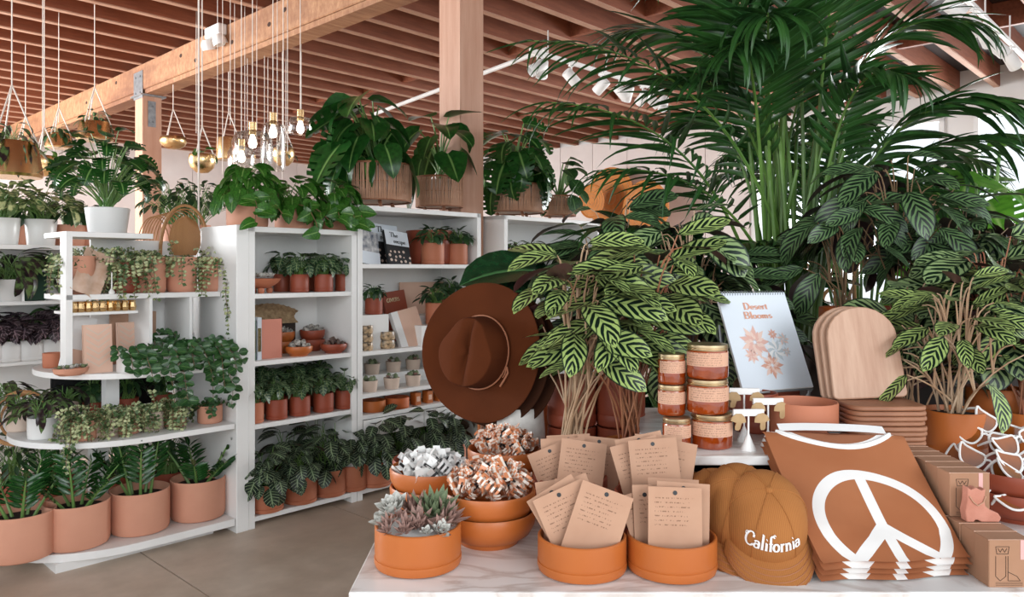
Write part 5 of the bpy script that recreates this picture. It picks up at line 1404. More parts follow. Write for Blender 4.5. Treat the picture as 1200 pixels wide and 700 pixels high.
for k, lb in enumerate(('rust corduroy cap lettered California in white, at the front of the stack', 'rust corduroy cap directly behind the California cap', 'rust corduroy cap third in the nested row, under the riser edge', 'rust corduroy cap fourth in the nested row, beneath the jars', 'rust corduroy cap last in the nested row, deep under the riser')):
    cap(Vector((.49-.034*k, 1.492+.055*k, [1.008, 1.006, .98, .958, .948][k])), (R([35, 30, 22, 12, 8][k]), R(-2+2*k), R(-6-4*k)), lb, k == 0)
# --- T-shirts
sh = NT('rust_ringer_print'); x_, y_ = sh.uvxy()
dx = sh.math('DIVIDE', sh.math('SUBTRACT', x_, .53), .44); dy = sh.math('DIVIDE', sh.math('SUBTRACT', y_, .26), .40)
rr = sh.math('SQRT', sh.math('ADD', sh.math('MULTIPLY', dx, dx), sh.math('MULTIPLY', dy, dy)))
ring = sh.math('LESS_THAN', sh.math('ABSOLUTE', sh.math('SUBTRACT', rr, .92)), .09)
ax_ = sh.math('ABSOLUTE', dx); inside = sh.math('LESS_THAN', rr, .95)
vert = sh.math('MULTIPLY', sh.math('LESS_THAN', ax_, .085), inside)
dg = sh.math('MULTIPLY', sh.math('LESS_THAN', sh.math('ABSOLUTE', sh.math('ADD', ax_, dy)), .125), sh.math('MULTIPLY', inside, sh.math('LESS_THAN', dy, .08)))
pc = sh.math('MAXIMUM', ring, sh.math('MAXIMUM', vert, dg))
cx = sh.math('DIVIDE', sh.math('SUBTRACT', x_, .5), .44); cy = sh.math('DIVIDE', sh.math('SUBTRACT', y_, 1.04), .2)
cr = sh.math('SQRT', sh.math('ADD', sh.math('MULTIPLY', cx, cx), sh.math('MULTIPLY', cy, cy)))
col = sh.math('LESS_THAN', sh.math('ABSOLUTE', sh.math('SUBTRACT', cr, .92)), .11)
fold = sh.ramp(sh.noise(6, 3), .3, .7)
inner = sh.math('LESS_THAN', cr, .82)
base = sh.mix(inner, sh.mix(fold, '#a2623f', '#ae6f4b'), '#986247')
sh.col(sh.mix(sh.math('MAXIMUM', pc, col), base, '#efece9')); sh.bump(sh.noise(9, 3), .35, .01); M['shirt'] = sh.set(.9, 0, .2)
M['shirtplain'] = simple('rust_jersey', '#a2623f', .9, c2='#ae6f4b', ns=6, spec=.2)
q00 = Vector((.562, 1.385, 0)); q10 = Vector((.846, 1.412, 0)); q01 = Vector((.553, 1.70, 0)); q11 = Vector((.842, 1.66, 0))
def shirt(k, lb, top=False):
    t = thing('folded_shirt', lb, 'shirt', (0, 0, 0), 0, 'folded rust ringer shirts')
    zo = .011*k; sft = Vector((rnd(-.006, .004), rnd(-.005, .005), 0)) if not top else Vector()
    def f(i, j, th):
        s = i; p = (q00*(1-i)+q10*i)*(1-j)+(q01*(1-i)+q11*i)*j+sft
        ii = abs(i*2-1)
        zb = .932 + (1.103-.932)*max(0, min(1, (j-.03)/.93))**1.12+zo
        edge = .005*(1-ii**8)*(1-(abs(j*2-1))**10)
        wob = .0035*math.sin(i*7+j*4)*math.sin(j*6)
        z = zb + (edge+wob*(1-ii**4) if th else -edge)
        bow = .018*math.sin(PI*j)*(i*2-1)*-1*0
        narrow = 1-.05*j
        return (p.x+bow, p.y+.006*math.sin(i*9)*(1-j)*(j < .2), z+.003)
    fl_ = MB(); fl_.grid(lambda i, j: f(i, j, 1), 20, 22); fl_.grid(lambda i, j: f(1-i, j, 0), 20, 22, m=0)
    fl_.build('fabric', M['shirt'], t)
    if top:
        pts = []
        for a in range(0, 19):
            an = R(200+140*a/18); i = .5+.44*.92*math.cos(an)/.94; j = min(1.0, 1.04+.2*.92*math.sin(an))
            pts.append(Vector(f(min(1, max(0, i)), j, 1))+Vector((0, 0, .001)))
        MB().tube(pts, .004, 6).build('collar_rib', M['paper'], t)
        a0, a1 = f(.12, 1, 1), f(.88, 1, 1)
        MB().grid(lambda i, j: (a0[0]*(1-i)+a1[0]*i, a0[1]*(1-i)+a1[1]*i-.01+.02*j+.002*math.sin(i*9), a0[2]*(1-i)+a1[2]*i+.012*j+.004*math.sin(PI*i)+.004), 20, 3).build('collar_back', M['paper'], t)
        c = Vector(f(.5, .97, 1)); MB().box(-.012, .012, -.012, 0, 0, .002).build('size_label', M['navy'], t, Matrix.Translation(c+Vector((0, 0, .004))), False)
    return t
random.seed(3)
for k in range(4): shirt(k, 'folded rust shirt with white peace sign, %s' % ['bottom of the stack', 'second from the bottom of the stack', 'third from the bottom, just under the top one', 'top of the stack with white ringer collar showing'][k], k == 3)
# --- kraft boxes
def kbox(x, y, z, lb, logo=True):
    t = thing('kraft_box', lb, 'box', (x, y, z), 0, 'small kraft gift boxes')
    w_, d_, h_ = .078, .0435, .085
    bev(MB().box(0, w_, 0, d_, 0, h_).build('carton', M['kraftbox'], t, None, False), .0012, 1)
    MB().box(-.0004, w_+.0004, .001, .0018, h_-.001, h_+.0003).build('lid_edge', M['blush'], t, None, False)
    if logo:
        m = MB()
        def ln(pts, w2=.0005):
            for a, b in zip(pts[:-1], pts[1:]):
                m.tube([(a[0], -.0004, a[1]), (b[0], -.0004, b[1])], w2, 4)
        ln([(.012, .073), (.036, .073), (.034, .06), (.014, .06), (.012, .073)]); ln([(.016, .07), (.02, .063), (.024, .07), (.028, .063), (.032, .07)])
        ln([(.012, .056), (.012, .02), (.02, .012), (.03, .02), (.03, .056)]); ln([(.034, .056), (.034, .028), (.05, .02), (.056, .012), (.034, .012), (.034, .028)])
        for k in range(3): ln([(.012, .009-.0025*k), (.06, .009-.0025*k)], .0003)
        m.build('line_drawing', M['ink'], t)
        MB().box(.056, .064, -.0006, 0, .05, h_-.0002).build('pink_seal', simple('pink_seal', '#dba9a4', .6) if 'pk' not in M else M['pk'], t, None, False)
    return t
M['pk'] = simple('pink_seal_paper', '#dba9a4', .6)
for k in range(9):
    kbox(.853+rnd(-.001, .001), 1.372+.045*k, ZT, 'kraft gift box in the lower row, %s from the front edge' % ORD[k], k == 0)
for k in range(6):
    kbox(.856+rnd(-.001, .001), 1.50+.045*k, ZT+.0856, 'kraft gift box in the upper row, %s' % (['standing behind the pink felt boot', 'second behind the boot', 'third behind the boot', 'fourth behind the boot', 'fifth behind the boot', 'last behind the boot'][k]), k == 0)
t = thing('felt_boot', 'little pink felt cowboy boot standing on the lower kraft boxes', 'ornament', (.868, 1.465, ZT+.086), R(0))
prof = [(0, 0), (.014, 0), (.016, .004), (.022, .004), (.028, 0), (.062, 0), (.066, .008), (.06, .017), (.046, .022), (.036, .03), (.034, .042), (.036, .064), (.028, .06), (.018, .066), (.008, .061), (.002, .067), (.001, .04), (-.003, .02)]
o = MB().prism(prof, 0, .02).build('boot', M['pinkfelt'], t, TRS((0, .02, 0), (PI/2, 0, 0)))
bev(o, .006, 3)
MB().tube([(x, -.0015, z) for x, z in ((.004, .05), (.012, .038), (.02, .032), (.03, .038), (.035, .05))], .0012, 5).build('stitching', M['kraft'], t)
# --- bowl of sunglasses
sb = Vector((1.165, 1.77, ZT))
for k, lb in enumerate(('lower terracotta bowl under the sunglasses at the right edge', 'upper terracotta bowl heaped with white sunglasses at the right edge')):
    t = thing('terracotta_bowl', lb, 'bowl', sb+Vector((0, 0, .043*k)), 0, 'bowls of sunglasses'); pot(t, .118, .07, M['redterra'], 'bowl', None, soil=False)
def glasses_proto():
    t = thing('sunglasses', 'x', 'sunglasses', (0, 0, 0), 0, 'white-framed sunglasses in the bowl')
    fm = MB()
    def sm(ps, n=4):
        q = [Vector(p) for p in ps[:-1]]; m = len(q); out = []
        for i in range(m):
            a, b, c, d_ = q[i-1], q[i], q[(i+1) % m], q[(i+2) % m]
            for k in range(n):
                t_ = k/n; out.append(.5*((2*b)+(c-a)*t_+(2*a-5*b+4*c-d_)*t_*t_+(3*b-a-3*c+d_)*t_**3))
        return out+[out[0]]
    def rim(cx, sg):
        pts = [(-.026, .004), (-.023, .02), (-.005, .023), (.018, .026), (.03, .03), (.028, .012), (.02, -.008), (.004, -.018), (-.014, -.016), (-.026, .004)]
        return [(cx+sg*x, 0, z) for x, z in pts]
    for sg in (1, -1):
        fm.tube(sm(rim(sg*.034, sg)), .0027, 6)
    fm.tube([(-.01, 0, .01), (0, -.001, .014), (.01, 0, .01)], .0028, 6)
    fm.build('frame', M['plastic'], t)
    for sg in (1, -1):
        MB().add([(p.x, 0, p.z) for p in sm(rim(sg*.034, sg))[:-1]], [tuple(range(36))]).build('lens', M['sunlens'], t)
        MB().tube([(sg*.063, 0, .026), (sg*.066, .02, .026), (sg*.062, .09, .022), (sg*.058, .125, .008)], [.003, .003, .0022, .003], 6).build('temple', M['plastic'], t)
    return t
g0 = glasses_proto()
pos = [(-.085, -.055, .075, -35, 10, -25), (-.03, -.085, .07, -50, -20, 10), (-.07, .0, .115, -25, 20, -30), (.0, -.03, .125, -30, 5, 5), (-.045, .05, .165, -20, 15, -20), (.02, .02, .165, -25, -15, 15), (.05, -.07, .085, -45, 10, 20), (-.1, .03, .09, -30, 40, -50), (.06, .03, .13, -30, -20, 30), (.0, .07, .185, -15, 25, 0), (-.02, -.06, .095, -60, 30, -10)]
w9 = ['lowest at the left rim of the bowl', 'resting low on the front rim', 'tilted above the lowest left pair', 'in the middle of the heap', 'high on the left of the heap', 'high on the right of the heap', 'low at the right edge of the photo', 'turned sideways behind the left pairs', 'right side of the heap behind others', 'at the very top of the heap', 'lying flat between the front pairs']
for i, (x, y, z, rx, ry, rz) in enumerate(pos):
    o = g0 if i == 0 else dup(g0, (0, 0, 0))
    o['label'] = 'white cat-eye sunglasses with amber lenses, '+w9[i]
    o.location = sb+Vector((x, y, z)); o.rotation_euler = (R(rx), R(ry), R(rz))
# --- candle jars
M['amber'] = simple('amber_candle_glass', '#a2430f', .08, c2='#7c2c08', ns=20, spec=.8, **{'Coat Weight': .6})
jl = NT('jar_label'); x_, y_ = jl.uvxy(); rowf = jl.math('FRACT', jl.math('MULTIPLY', y_, 6)); nn = jl.n('TexNoise'); nn.inputs['Scale'].default_value = 1; mp = jl.n('Mapping'); mp.inputs['Scale'].default_value = (60, 6, 1); um = jl.n('UVMap'); jl.l(um.outputs[0], mp.inputs[0]); jl.l(mp.outputs[0], nn.inputs['Vector'])
m_ = jl.math('MULTIPLY', jl.math('MULTIPLY', jl.math('GREATER_THAN', rowf, .45), jl.math('GREATER_THAN', nn.outputs['Fac'], .5)), .55)
m_ = jl.math('MULTIPLY', m_, jl.math('GREATER_THAN', x_, .06)); m_ = jl.math('MULTIPLY', m_, jl.math('LESS_THAN', x_, .8))
jl.col(jl.mix(m_, '#d7a88c', '#7c5240')); M['jarlabel'] = jl.set(.7)
def jar(px, Y, z, r, h, lb):
    t = thing('candle_jar', lb, 'candle', Vector(((px-600)/900*Y, Y, z)), rnd(-.25, .25), 'amber candle jars')
    hb = h*.84
    MB().lathe([(0, 0), (r*.9, 0), (r*.98, h*.04), (r, h*.1), (r, hb*.92), (r*.93, hb), (r*.9, hb)], 36).build('glass_jar', M['amber'], t)
    MB().lathe([(0, hb-.002), (r*.95, hb-.002), (r*.97, hb), (r*.97, h*.985), (r*.94, h), (r*.5, h-.001), (0, h-.001)], 36).build('lid', M['gold'], t)
    MB().grid(lambda i, j: ((r+.0006)*math.sin(R(-78+150*i)), -(r+.0006)*math.cos(R(-78+150*i)), h*(.38+.4*j)), 14, 1).build('label', M['jarlabel'], t)
    MB().lathe([(r*.99, h*.88), (r*1.0, h*.885), (r*1.0, h*.9), (r*.985, h*.905)], 30).build('lid_seam', M['brass'], t)
    return t
nmv = ['bottom', 'middle', 'top']
for k in range(3):
    jar(834 if k == 0 else 829, 1.752, ZR+.0785*k, .0465, .077, 'wide amber candle jar with blush label and gold lid, %s of the taller right stack' % nmv[k])
    jar(793 if k == 0 else 787, 1.74+.03*(k > 0), ZR+.0705*k, .0315, .069, 'narrow amber candle jar with blush label and gold lid, %s of the left stack' % nmv[k])
# --- earring stands
def mush(parent, x, z, rz):
    mb = MB(); pts = [(-.017, 0), (-.015, .009), (-.006, .017), (.006, .018), (.015, .01), (.018, 0), (.008, -.003), (.006, -.016), (.002, -.02), (-.005, -.019), (-.006, -.012), (-.004, -.003)]
    mb.prism(pts, 0, .002); o = mb.build('mushroom_earring', M['mushroom'], parent, TRS((x, -.006, z-.018), (PI/2, R(rz), 0)))
for i, (px, Y, zb, lb) in enumerate([(872, 1.80, 1.212, 'white T-bar earring stand with gold mushrooms, rearmost and tallest'), (877, 1.715, 1.178, 'white T-bar earring stand with gold mushrooms, nearest the candle jars in front'), (900, 1.755, 1.196, 'white T-bar earring stand with gold mushrooms, in front of the terracotta pot')]):
    t = thing('earring_stand', lb, 'jewellery stand', Vector(((px-600)/900*Y, Y, ZR)), R([-6, 4, 3][i]), 'T-bar earring stands')
    h = zb-ZR
    MB().lathe([(0, 0), (.0165, 0), (.0165, .003), (.004, .032), (.0022, .036), (.0022, h), (0, h)], 20).build('cone_base', M['plastic'], t)
    bev(MB().box(-.035, .035, -.004, .004, h-.007, h+.008).build('bar', M['plastic'], t, None, False), .001)
    mush(t, -.026, h, 6); mush(t, .028, h, -8)
# --- terracotta pots on the riser
t = thing('terracotta_pot', 'wide empty terracotta pot with a seam line, on the riser beside the stacked boards', 'pot', fr(942, 527, ZR, .075)); 
MB().lathe([(0, 0), (.062, 0), (.071, .006), (.0745, .018), (.0745, .0275), (.0735, .0285), (.0745, .0295), (.0755, .05), (.0755, .094), (.0745, .0965), (.072, .0965), (.071, .094), (.071, .02), (0, .018)], 48).build('pot', M['terra'], t)
t = thing('terracotta_pot', 'smaller terracotta pot behind the earring stands', 'pot', Vector((.61, 1.92, ZR))); pot(t, .053, .078, M['redterra'], 'cyl', .03, soil=False)
# --- calendar
t = thing('wall_calendar', 'white spiral calendar titled Desert Blooms with pink flower drawing, propped up', 'calendar', P(913, 457, 1.98), R(22)); cal = t
Mx = TRS((0, 0, 0), (R(-24), 0, 0)); cw, ch = .226, .27
MB().box(-cw/2, cw/2, 0, .006, 0, ch).build('pages', M['paper'], t, Mx, False)
MB().box(-cw/2, cw/2, -.001, 0, .002, ch).build('cover_sheet', M['bluepaper'], t, Mx, False)
lp = MB().tube([(0, .007*math.cos(a*.7)+.003, .007*math.sin(a*.7)+ch-.001) for a in range(10)], .0009, 5).mesh('spiral_loop', M['steel'])
for k in range(26): link('spiral_loop', lp, t, Mx @ Matrix.Translation((-cw/2+.008+k*(cw-.016)/25, 0, 0)))
for txt, yy, hh in (('Desert', .222, .0185), ('Blooms', .196, .0185)):
    wd = textw(txt)*hh
    mb, _ = lettering(txt, lambda x, y: ((-wd/2+x)*1.3, -.0022, yy+y), hh, .24, .08); mb.build('title', M['peach'], t, Mx, False)
def flower(cx, cz, r, n, mt, k2, name='flower_print'):
    mb = MB()
    for ring_ in range(3):
        rr = r*(1-.28*ring_)
        for k in range(n):
            a = 2*PI*k/n+ring_*.3; c, s = math.cos(a), math.sin(a)
            y = -.0014-.0003*ring_
            mb.add([(cx+c*rr*.15, y, cz+s*rr*.15), (cx+c*rr*.6-s*rr*.16, y, cz+s*rr*.6+c*rr*.16), (cx+c*rr, y, cz+s*rr), (cx+c*rr*.6+s*rr*.16, y, cz+s*rr*.6-c*rr*.16)], [(0, 1, 2, 3)], None, (ring_+k) % 2)
    mb.build(name, [mt, k2], cal, Mx, False)
pa, pb, pc_, pd = simple('print_rose', '#e0b3a6', .8), simple('print_salmon', '#e8cabd', .8), simple('print_blue_grey', '#c3ccd2', .8), simple('print_coral', '#d8a38f', .8)
flower(-.035, .13, .048, 9, pa, pb); flower(.0, .065, .038, 8, pd, pb); flower(.025, .105, .034, 12, pc_, M['paper']); flower(.03, .15, .016, 8, pd, pa); flower(-.055, .095, .024, 8, pb, pa); flower(.06, .135, .02, 9, pb, pc_); flower(.06, .1, .015, 7, pc_, pb)
MB().tube([(-.09, -.02, -.0), (-.09, .06, -.09), (.09, .06, -.09), (.09, -.02, 0), (-.09, -.02, 0)], .003, 6).build('wire_easel', M['steel'], t)
for sg in (1, -1): MB().tube([(sg*.08, -.02, 0), (sg*.08, -.02, -(cal.location.z-ZR)), (sg*.08, .1, -(cal.location.z-ZR)), (sg*.08, .14, .16)], .003, 6).build('easel_leg', M['steel'], t)
# --- boards
def board_prof(w_, h_):
    pts = [(-w_/2+.012, 0), (w_/2-.012, 0), (w_/2-.003, .003), (w_/2, .012)]
    for k in range(0, 13):
        a = R(180*k/12); pts.append((w_/2*math.cos(a)*(.96), h_-w_*.42+w_*.42*math.sin(a)))
    pts += [(-w_/2, .012), (-w_/2+.003, .003)]
    return pts
for k in range(3):
    t = thing('serving_board', 'round-topped pale wooden board leaning on the stack, %s' % ['frontmost showing its whole face', 'second behind the front board', 'rearmost of the three'][k], 'board', Vector((.857-.007*k, 1.83+.017*k, ZR+.0935)), R(3), 'leaning wooden boards')
    bev(MB().prism(board_prof(.182, .222), 0, .011).build('board_slab', M['acacia'], t, TRS((0, .011, 0), (PI/2-R(13), R(-2-1.2*k), 0))), .003, 2)
for k in range(8):
    t = thing('stacked_board', 'rounded wooden plate in the flat stack beside the terracotta pot, %s from the bottom' % ORD[k], 'board', Vector((.861+rnd(-.002, .002), 1.83+rnd(-.003, .003), ZR+.0116*k)), rnd(-.02, .02), 'stacked wooden plates')
    bev(MB().prism(rrect(.178, .185, .03), 0, .0108).build('board_slab', M['acaciaedge'], t), .0035, 2)
# --- hat on its stand
hc = P(564, 413, 2.08); ax = Vector((-.46, -.88, .10)).normalized()
def hatM(off):
    m = frame(hc-ax*off, Vector((.12, .05, 1)), ax)     # local Y up, local Z = axis
    y = Vector((.18, 0, 1)); z = ax; y = (y-z*y.dot(z)).normalized(); x = y.cross(z)
    m = Matrix((x, y, z)).transposed().to_4x4(); m.translation = hc-ax*off+Vector((.017, 0, -.012))*(off/.02); return m
def hat(k, lb):
    t = thing('felt_hat', lb, 'hat', (0, 0, 0), 0, 'wide-brimmed brown felt hats'); t.matrix_basis = hatM(.02*k)
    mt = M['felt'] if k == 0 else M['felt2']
    def brim(i, j, dz=0):
        a = i*2*PI; r = .08+(.188-.08)*j
        return (r*math.cos(a)*(.96+.0*j), r*math.sin(a)*1.0, .012*math.cos(2*a)*j*j+.004*j+dz)
    m = MB(); m.grid(brim, 56, 8); m.grid(lambda i, j: brim(1-i, j, -.003), 56, 8)
    m.build('brim', mt, t)
    MB().tube([brim(i/56, 1.0, -.0015) for i in range(57)], .0022, 5).build('brim_edge', mt, t)
    if k == 0:
        def crown(i, j):
            a = i*2*PI
            if j < .55: q = j/.55; r = 1-.10*q; z = .088*math.sin(q*PI/2)**.9
            else: q = (j-.55)/.45; r = .90*(1-q)**.6*(1 if q < 1 else 0); z = .088+.012*math.sin(q*PI/2)
            x = .088*r*math.cos(a); y = .098*r*math.sin(a)
            top = min(1, max(0, (z-.04)/.05))
            z -= top*.030*math.exp(-(x/.013)**2)*(1-min(1, (y/.085)**2)*.6)
            pinch = top*.22*math.exp(-((y-.055)/.035)**2)
            x *= (1-pinch*(y > 0))
            return (x, y, z)
        MB().grid(crown, 56, 22).build('crown', mt, t, ang=80)
        MB().tube([(.0895*math.cos(i*.15), .0995*math.sin(i*.15), .012) for i in range(43)], .0022, 6).build('cord_band', M['leather'], t)
        MB().tube([(.09, -.02, .012), (.096, -.035, .01), (.09, -.055, .012), (.08, -.075, .009)], .0028, 6).build('knot', M['leather'], t)
        MB().tube([(.09, -.02, .012), (.092, -.04, .018), (.084, -.05, .012)], .002, 6).build('knot_end', M['leather'], t)
    return t
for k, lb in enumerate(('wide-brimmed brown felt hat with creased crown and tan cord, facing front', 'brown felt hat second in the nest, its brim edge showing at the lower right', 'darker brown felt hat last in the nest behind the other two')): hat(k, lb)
t = thing('hat_stand', 'copper rod stand holding up the nest of hats', 'stand', Vector((hc.x+.03, hc.y+.09, ZT)))
MB().tube([(0, 0, .01), (0, 0, hc.z-ZT-.01), (-.02, -.05, hc.z-ZT)], .006, 8).build('rod', M['copper'], t)
MB().tube([(-.04, 0, .01), (-.04, 0, hc.z-ZT-.02)], .005, 8).build('rod', M['copper'], t)
MB().lathe([(0, 0), (.08, 0), (.08, .006), (.01, .012), (0, .012)], 28).build('foot_plate', M['copper'], t)
t = thing('white_tub', 'round white ceramic tub standing below the hats', 'pot', Vector(((609-600)/900*2.1, 2.1, ZT))); pot(t, .07, .195, M['speckpot'], 'tub', None, soil=False)
t = thing('pen_basket', 'small rattan cup of pens between the hats and the red pots', 'basket', Vector(((632-600)/900*2.28, 2.28, ZT)))
MB().lathe([(0, 0), (.035, 0), (.04, .18), (.036, .18), (.034, .02), (0, .02)], 16).build('cup', M['rattan'], t)
for k in range(5): MB().tube([(.015*math.cos(k*1.3), .015*math.sin(k*1.3), .02), (.025*math.cos(k*1.3), .025*math.sin(k*1.3), .25+.01*k)], .004, 6).build('pen', M['black' if k % 2 else 'plastic'], t)
# red pot stacks behind the stems
for sx_, (px, Y) in enumerate(((670, 2.14), (727, 2.14))):
    for k in range(2):
        t = thing('terracotta_pot', 'red terracotta pot in the %s stack behind the calathea stems, %s' % (['left', 'right'][sx_], ['lower one', 'upper one'][k]), 'pot', Vector(((px-600)/900*Y, Y, ZT+.135*k)), 0, 'stacked red pots behind the calatheas')
        pot(t, .068, .112, M['redterra'], 'cyl', .035, soil=False)
# ================================================================ FOREGROUND PLANTS
def calathea(px, Y, z, n, Rr, H, ll, lb, seed, ls=None, stem='palestem', r=.07, h=.12, mt='redterra', potz=True, cat='potted plant', under=False, **kw):
    random.seed(seed)
    t = thing('calathea', lb, cat, Vector(((px-600)/900*Y, Y, z)), 0, 'striped calatheas on the table')
    zz = pot(t, r, h, M[mt], 'cyl', .03)
    kw.setdefault('el', (20, -30)); kw.setdefault('hmin', .35); kw.setdefault('rmin', .15); kw.setdefault('up', Vector((0, -.5, .9))); kw.setdefault('share', 3); kw.setdefault('flat', .6)
    foliage(t, ls or LS_cal, n, Rr, H, ll, zz, stem=stem, sr=.0027, spread=r*.4, roll=.55, **kw)
    return t
calathea(668, 1.92, ZT, 84, .36, .50, .17, 'large striped calathea with pale stalks behind the left kraft cards', 61, lean=(.0, -.06), el=(12, -14), mt='orange', hmin=.5, keep=lambda p: ((p.x/p.y)*900+600 > 584 or p.z > 1.54) and p.z > 1.25)
calathea(738, 1.93, ZT, 80, .33, .52, .17, 'large striped calathea with red stalks behind the right kraft cards', 62, stem='redstem', lean=(.16, -.04), el=(12, -16), mt='orange', hmin=.45, keep=lambda p: p.z > 1.22 and 595 < (p.x/p.y)*900+600 < 858 and not ((p.x/p.y)*900+600 > 764 and p.z < 1.37))
calathea(800, 2.3, ZT, 66, .33, .62, .16, 'striped calathea rising behind the candle jars', 63, el=(20, -40), ls=LS_cals, mt='redterra')
calathea(720, 2.42, ZT, 60, .4, .72, .17, 'dark calathea behind the two large striped ones', 64, ls=LS_cald)
calathea(860, 2.45, ZT, 54, .3, .5, .16, 'dark calathea behind the propped calendar', 65, ls=LS_cald)
# right-hand calatheas in orange pots
for px, Y, lb in ((1118, 1.90, 'under the orange calathea pot'), (1165, 2.1, 'under the second calathea pot')):
    t = thing('terracotta_pot', 'upturned red terracotta pot '+lb, 'pot', Vector(((px-600)/900*Y, Y, ZT))); pot(t, .068, .11, M['redterra'], 'cyl', None, soil=False)
calathea(1118, 1.90, ZT+.108, 60, .30, .34, .12, 'striped calathea with pink stalks in the bright orange pot above the kraft boxes', 71, stem='palestem', r=.072, h=.095, mt='orange', lean=(.0, -.05), el=(30, -40), hmin=.3)
calathea(1165, 2.1, ZT+.108, 60, .36, .42, .14, 'striped calathea in the orange pot just right of and behind the bright one', 72, ls=LS_cals, stem='redstem', mt='orange', el=(30, -40))
calathea(1205, 2.0, ZT+.06, 50, .34, .42, .14, 'striped calathea in an orange pot at the right edge above the sunglasses', 73, mt='orange', stem='redstem')
calathea(1068, 2.08, ZT, 30, .27, .42, .125, 'striped calathea in a dark red pot behind the stacked boards, leaves over the board face', 74, mt='redterra', ls=LS_cals, aim=(-2.6, .7, .5))
crt = tag(bev(MB().box(.98, 2.2, 2.3, 2.62, ZT, 1.24).build('wooden_crate', M['darkwood'], None, None, False), .005, 1), 'dark stained wooden crate at the back of the table under the tall calatheas', 'crate')
calathea(993, 2.44, 1.24, 34, .26, .36, .17, 'dark calathea in the red pot just above the leaning boards', 81, ls=LS_cald, stem='vine', r=.085, h=.12, mt='tank')
calathea(1052, 2.46, 1.24, 40, .42, .5, .18, 'tall dark calathea with a thick bundle of stalks, on the crate', 82, ls=LS_cald, stem='vine', hmin=.5)
calathea(1120, 2.46, 1.24, 44, .4, .36, .16, 'spreading calathea on the crate behind the bright orange pot', 83, ls=LS_cald)
calathea(1185, 2.46, 1.24, 40, .4, .30, .16, 'calathea at the right end of the crate with brownish leaves', 84, ls=LS_cals)
# glossy big-leaved plant behind the hat
random.seed(90)
t = thing('glossy_philodendron', 'dark glossy big-leaved plant behind the hats and striped calatheas', 'potted plant', Vector(((690-600)/900*2.62, 2.62, ZT)))
zz = pot(t, .1, .16, M['redterra'], 'cyl', .03)
st = MB(); og = t.location
for (ax0, ay0, aY), (bx, by, bY), w_ in (((652, 322, 2.4), (552, 306, 2.3), 1.0), ((650, 345, 2.35), (545, 335, 2.3), .9), ((620, 325, 2.45), (600, 375, 2.4), 1.1), ((770, 300, 2.4), (850, 345, 2.35), 1.1), ((790, 285, 2.5), (870, 300, 2.5), .9), ((740, 270, 2.6), (700, 250, 2.6), .8), ((800, 320, 2.4), (790, 370, 2.3), .9)):
    a, b = P(ax0, ay0, aY)-og, P(bx, by, bY)-og
    st.tube(bez((rnd(-.03, .03), rnd(-.03, .03), zz), Vector((a.x*.5, a.y*.5, a.z*.9)), a, 8), .006, 6, caps=False)
    put_leaf(t, LS_glossy, a, (b-a)+Vector((0, 0, .03)), (b-a).length*1.12, up=Vector((0, -.5, 1)), swide=w_)
st.build('stems', L['stem'], t)['kind'] = 'stuff'
# ---------------------------------------------------------------- the palm
random.seed(101)
py0 = 2.78
pb0 = Vector(((925-600)/900*py0, py0, ZT))
palm = thing('kentia_palm', 'great green kentia palm arching over the table up to the ceiling', 'palm', pb0)
zz = pot(palm, .15, .24, M['redterra'], 'cyl', .03)
fr_ = [  # tip px, py, Y, control offset height, leaflet length, start fraction
 ((618, 48), 2.35, .62, .30, 1), ((640, 120), 2.2, .50, .30, 1), ((700, 200), 2.3, .45, .28, 1), ((750, -60), 2.4, .8, .32, 1), ((690, 270), 2.35, .3, .26, 1), ((1195, 120), 2.4, .62, .32, 1), ((1215, 160), 2.6, .5, .3, 1), ((1150, 30), 2.5, .8, .3, 1),
 ((900, -200), 2.5, 1.0, .34, 0), ((1020, -220), 2.6, 1.1, .34, 0), ((820, -160), 2.9, .9, .32, 0), ((1100, -120), 2.9, .9, .32, 0), ((1120, 240), 2.9, .5, .28, 0), ((1010, 150), 3.2, .6, .26, 0), ((800, 150), 2.9, .6, .28, 0), ((960, 60), 3.3, .9, .28, 0), ((720, 40), 3.0, .7, .3, 0), ((860, 60), 2.3, .8, .28, 0), ((1060, 90), 2.35, .7, .28, 0), ((860, -120), 2.3, .9, .36, 0), ((960, -160), 2.35, 1.0, .36, 0), ((1000, -60), 2.3, .8, .34, 0), ((900, 20), 2.25, .8, .32, 0), ((800, -40), 2.45, .8, .34, 0), ((780, 90), 2.6, .6, .3, 0), ((980, 90), 2.9, .7, .3, 0), ((840, 300), 2.5, .3, .24, 0), ((1040, 260), 2.6, .45, .26, 0)]
jl_ = MB()
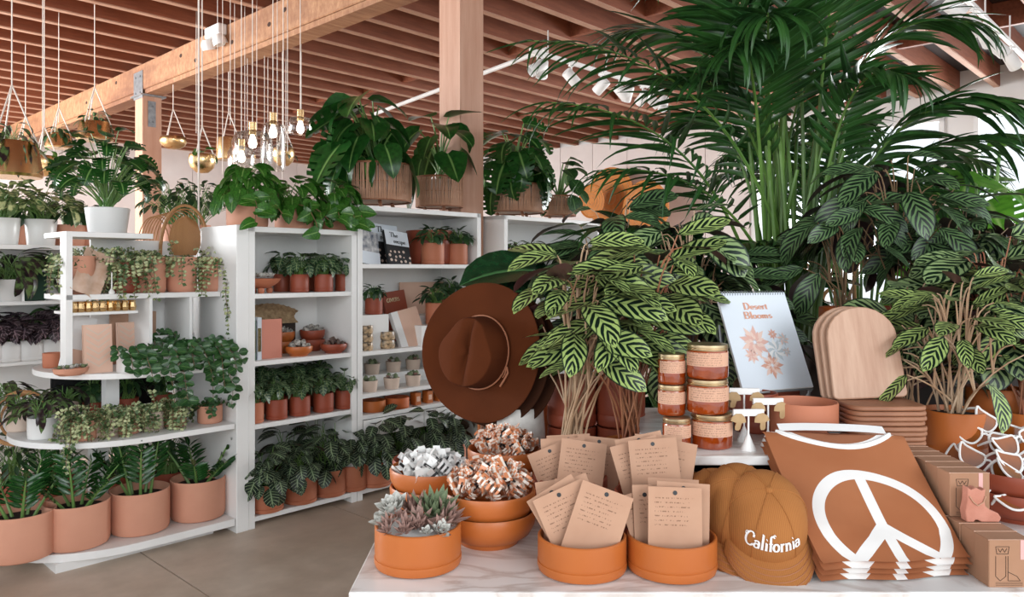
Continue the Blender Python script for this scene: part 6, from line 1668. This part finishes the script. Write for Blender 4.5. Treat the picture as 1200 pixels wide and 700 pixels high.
for i, (tp, tY, hc_, ll, ind) in enumerate(fr_):
    tip = P(tp[0], tp[1], tY)-pb0
    a0 = i*2.4; base = Vector((.07*math.cos(a0), .05*math.sin(a0), zz))
    ctl = Vector((tip.x*.22+base.x, tip.y*.2, max(tip.z*.6, .5)+hc_))
    pts = bez(base, ctl, tip, 26)
    mb = MB(); mb.tube(pts, [.0085-.0068*(k/26) for k in range(27)], 6, caps=False)
    frond = mb.build('frond', L['palmstem'], palm)
    N = 20
    for k in range(N):
        f = .42+.58*(k+.5)/N; q = f*26; j = min(25, int(q)); p = pts[j].lerp(pts[j+1], q-j)
        tg = (pts[j+1]-pts[j]).normalized(); side = tg.cross(Vector((0, 0, 1)))
        if side.length < .2: side = Vector((-tg.y, tg.x, 0)) if abs(tg.x)+abs(tg.y) > .01 else Vector((1, 0, 0))
        side.normalize(); up = side.cross(tg)
        if up.z < 0: up = -up
        prof = math.sin(PI*(.18+.72*(k+.5)/N))**.6
        for sg in (1, -1):
            d = tg*(.5+.55*k/N)+side*sg*(.85-.3*k/N)+up*.12+Vector((0, 0, -.12))
            put_leaf(frond, LS_palm, p, d, ll*prof*rnd(.85, 1.12), up=up+side*sg*.2, roll=rnd(-.25, .25), name='leaflet', joined=None if ind and i != 7 else (jl_), swide=.62 if i < 3 else 1.0)
jl_.build('leaflets', L['palm'], palm, ang=180)['kind'] = 'stuff'
st = MB()
for k in range(16):
    a = k*2.4; x = rnd(-.16, .16)
    pts = bez((.08*math.cos(a), .06*math.sin(a), zz), (.09*math.cos(a)+x*.3, .07*math.sin(a), zz+.45), (.08*math.cos(a)+x, .1*math.sin(a), zz+rnd(.6, .95)), 8)
    MB().tube(pts, [.012-.0007*q for q in range(9)], 6).build('stalk', L['palmstem'], palm)
# second palm further right, against the window
random.seed(111)
t = thing('potted_palm', 'darker palm standing further back toward the bright window', 'palm', Vector(((1010-600)/900*4.2, 4.2, 0)))
zz = pot(t, .2, .4, M['redterra'], 'cyl', .03); jl2 = MB()
for i in range(13):
    a = i*2.39996; rr = rnd(.5, .95); tip = Vector((rr*math.cos(a), rr*math.sin(a)*.7, rnd(1.5, 2.3))); base = Vector((.06*math.cos(a), .06*math.sin(a), zz))
    pts = bez(base, Vector((tip.x*.15, tip.y*.15, tip.z+.45)), tip, 20)
    mb = MB(); mb.tube(pts, [.011-.0004*k for k in range(21)], 5, caps=False); mb.build('frond', L['palmstem'], t)
    for k in range(18):
        q = (.45+.55*(k+.5)/18)*20; j = min(19, int(q)); p = pts[j].lerp(pts[j+1], q-j); tg = (pts[j+1]-pts[j]).normalized(); side = tg.cross(Vector((0, 0, 1)))
        if side.length < .1: side = Vector((1, 0, 0))
        side.normalize(); up = side.cross(tg)
        if up.z < 0: up = -up
        for sg in (1, -1): put_leaf(None, LS_palm, p, tg*.8+side*sg*.8+Vector((0, 0, -.1)), .34*math.sin(PI*(.2+.7*k/18))**.6, up=up, joined=jl2)
jl2.build('leaflets', L['palm'], t, ang=180)['kind'] = 'stuff'
# monstera glowing in front of the window
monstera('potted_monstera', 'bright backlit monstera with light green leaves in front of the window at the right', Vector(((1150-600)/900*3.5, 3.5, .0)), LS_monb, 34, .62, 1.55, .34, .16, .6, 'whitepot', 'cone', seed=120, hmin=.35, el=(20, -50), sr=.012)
monstera('potted_fig_tree', 'dense dark broad-leaved bush filling the gap behind the palm stalks', Vector(((900-600)/900*3.95, 3.95, .0)), LS_glossy, 90, .75, 1.3, .24, .2, .45, 'redterra', 'cyl', seed=121, hmin=.1, el=(50, -50), sr=.006)
monstera('potted_fig_tree', 'dense dark broad-leaved bush between the palm and the right baskets', Vector(((800-600)/900*3.7, 3.7, .0)), LS_glossy, 80, .6, 1.0, .22, .2, .45, 'redterra', 'cyl', seed=122, hmin=.1, el=(50, -50), sr=.006)
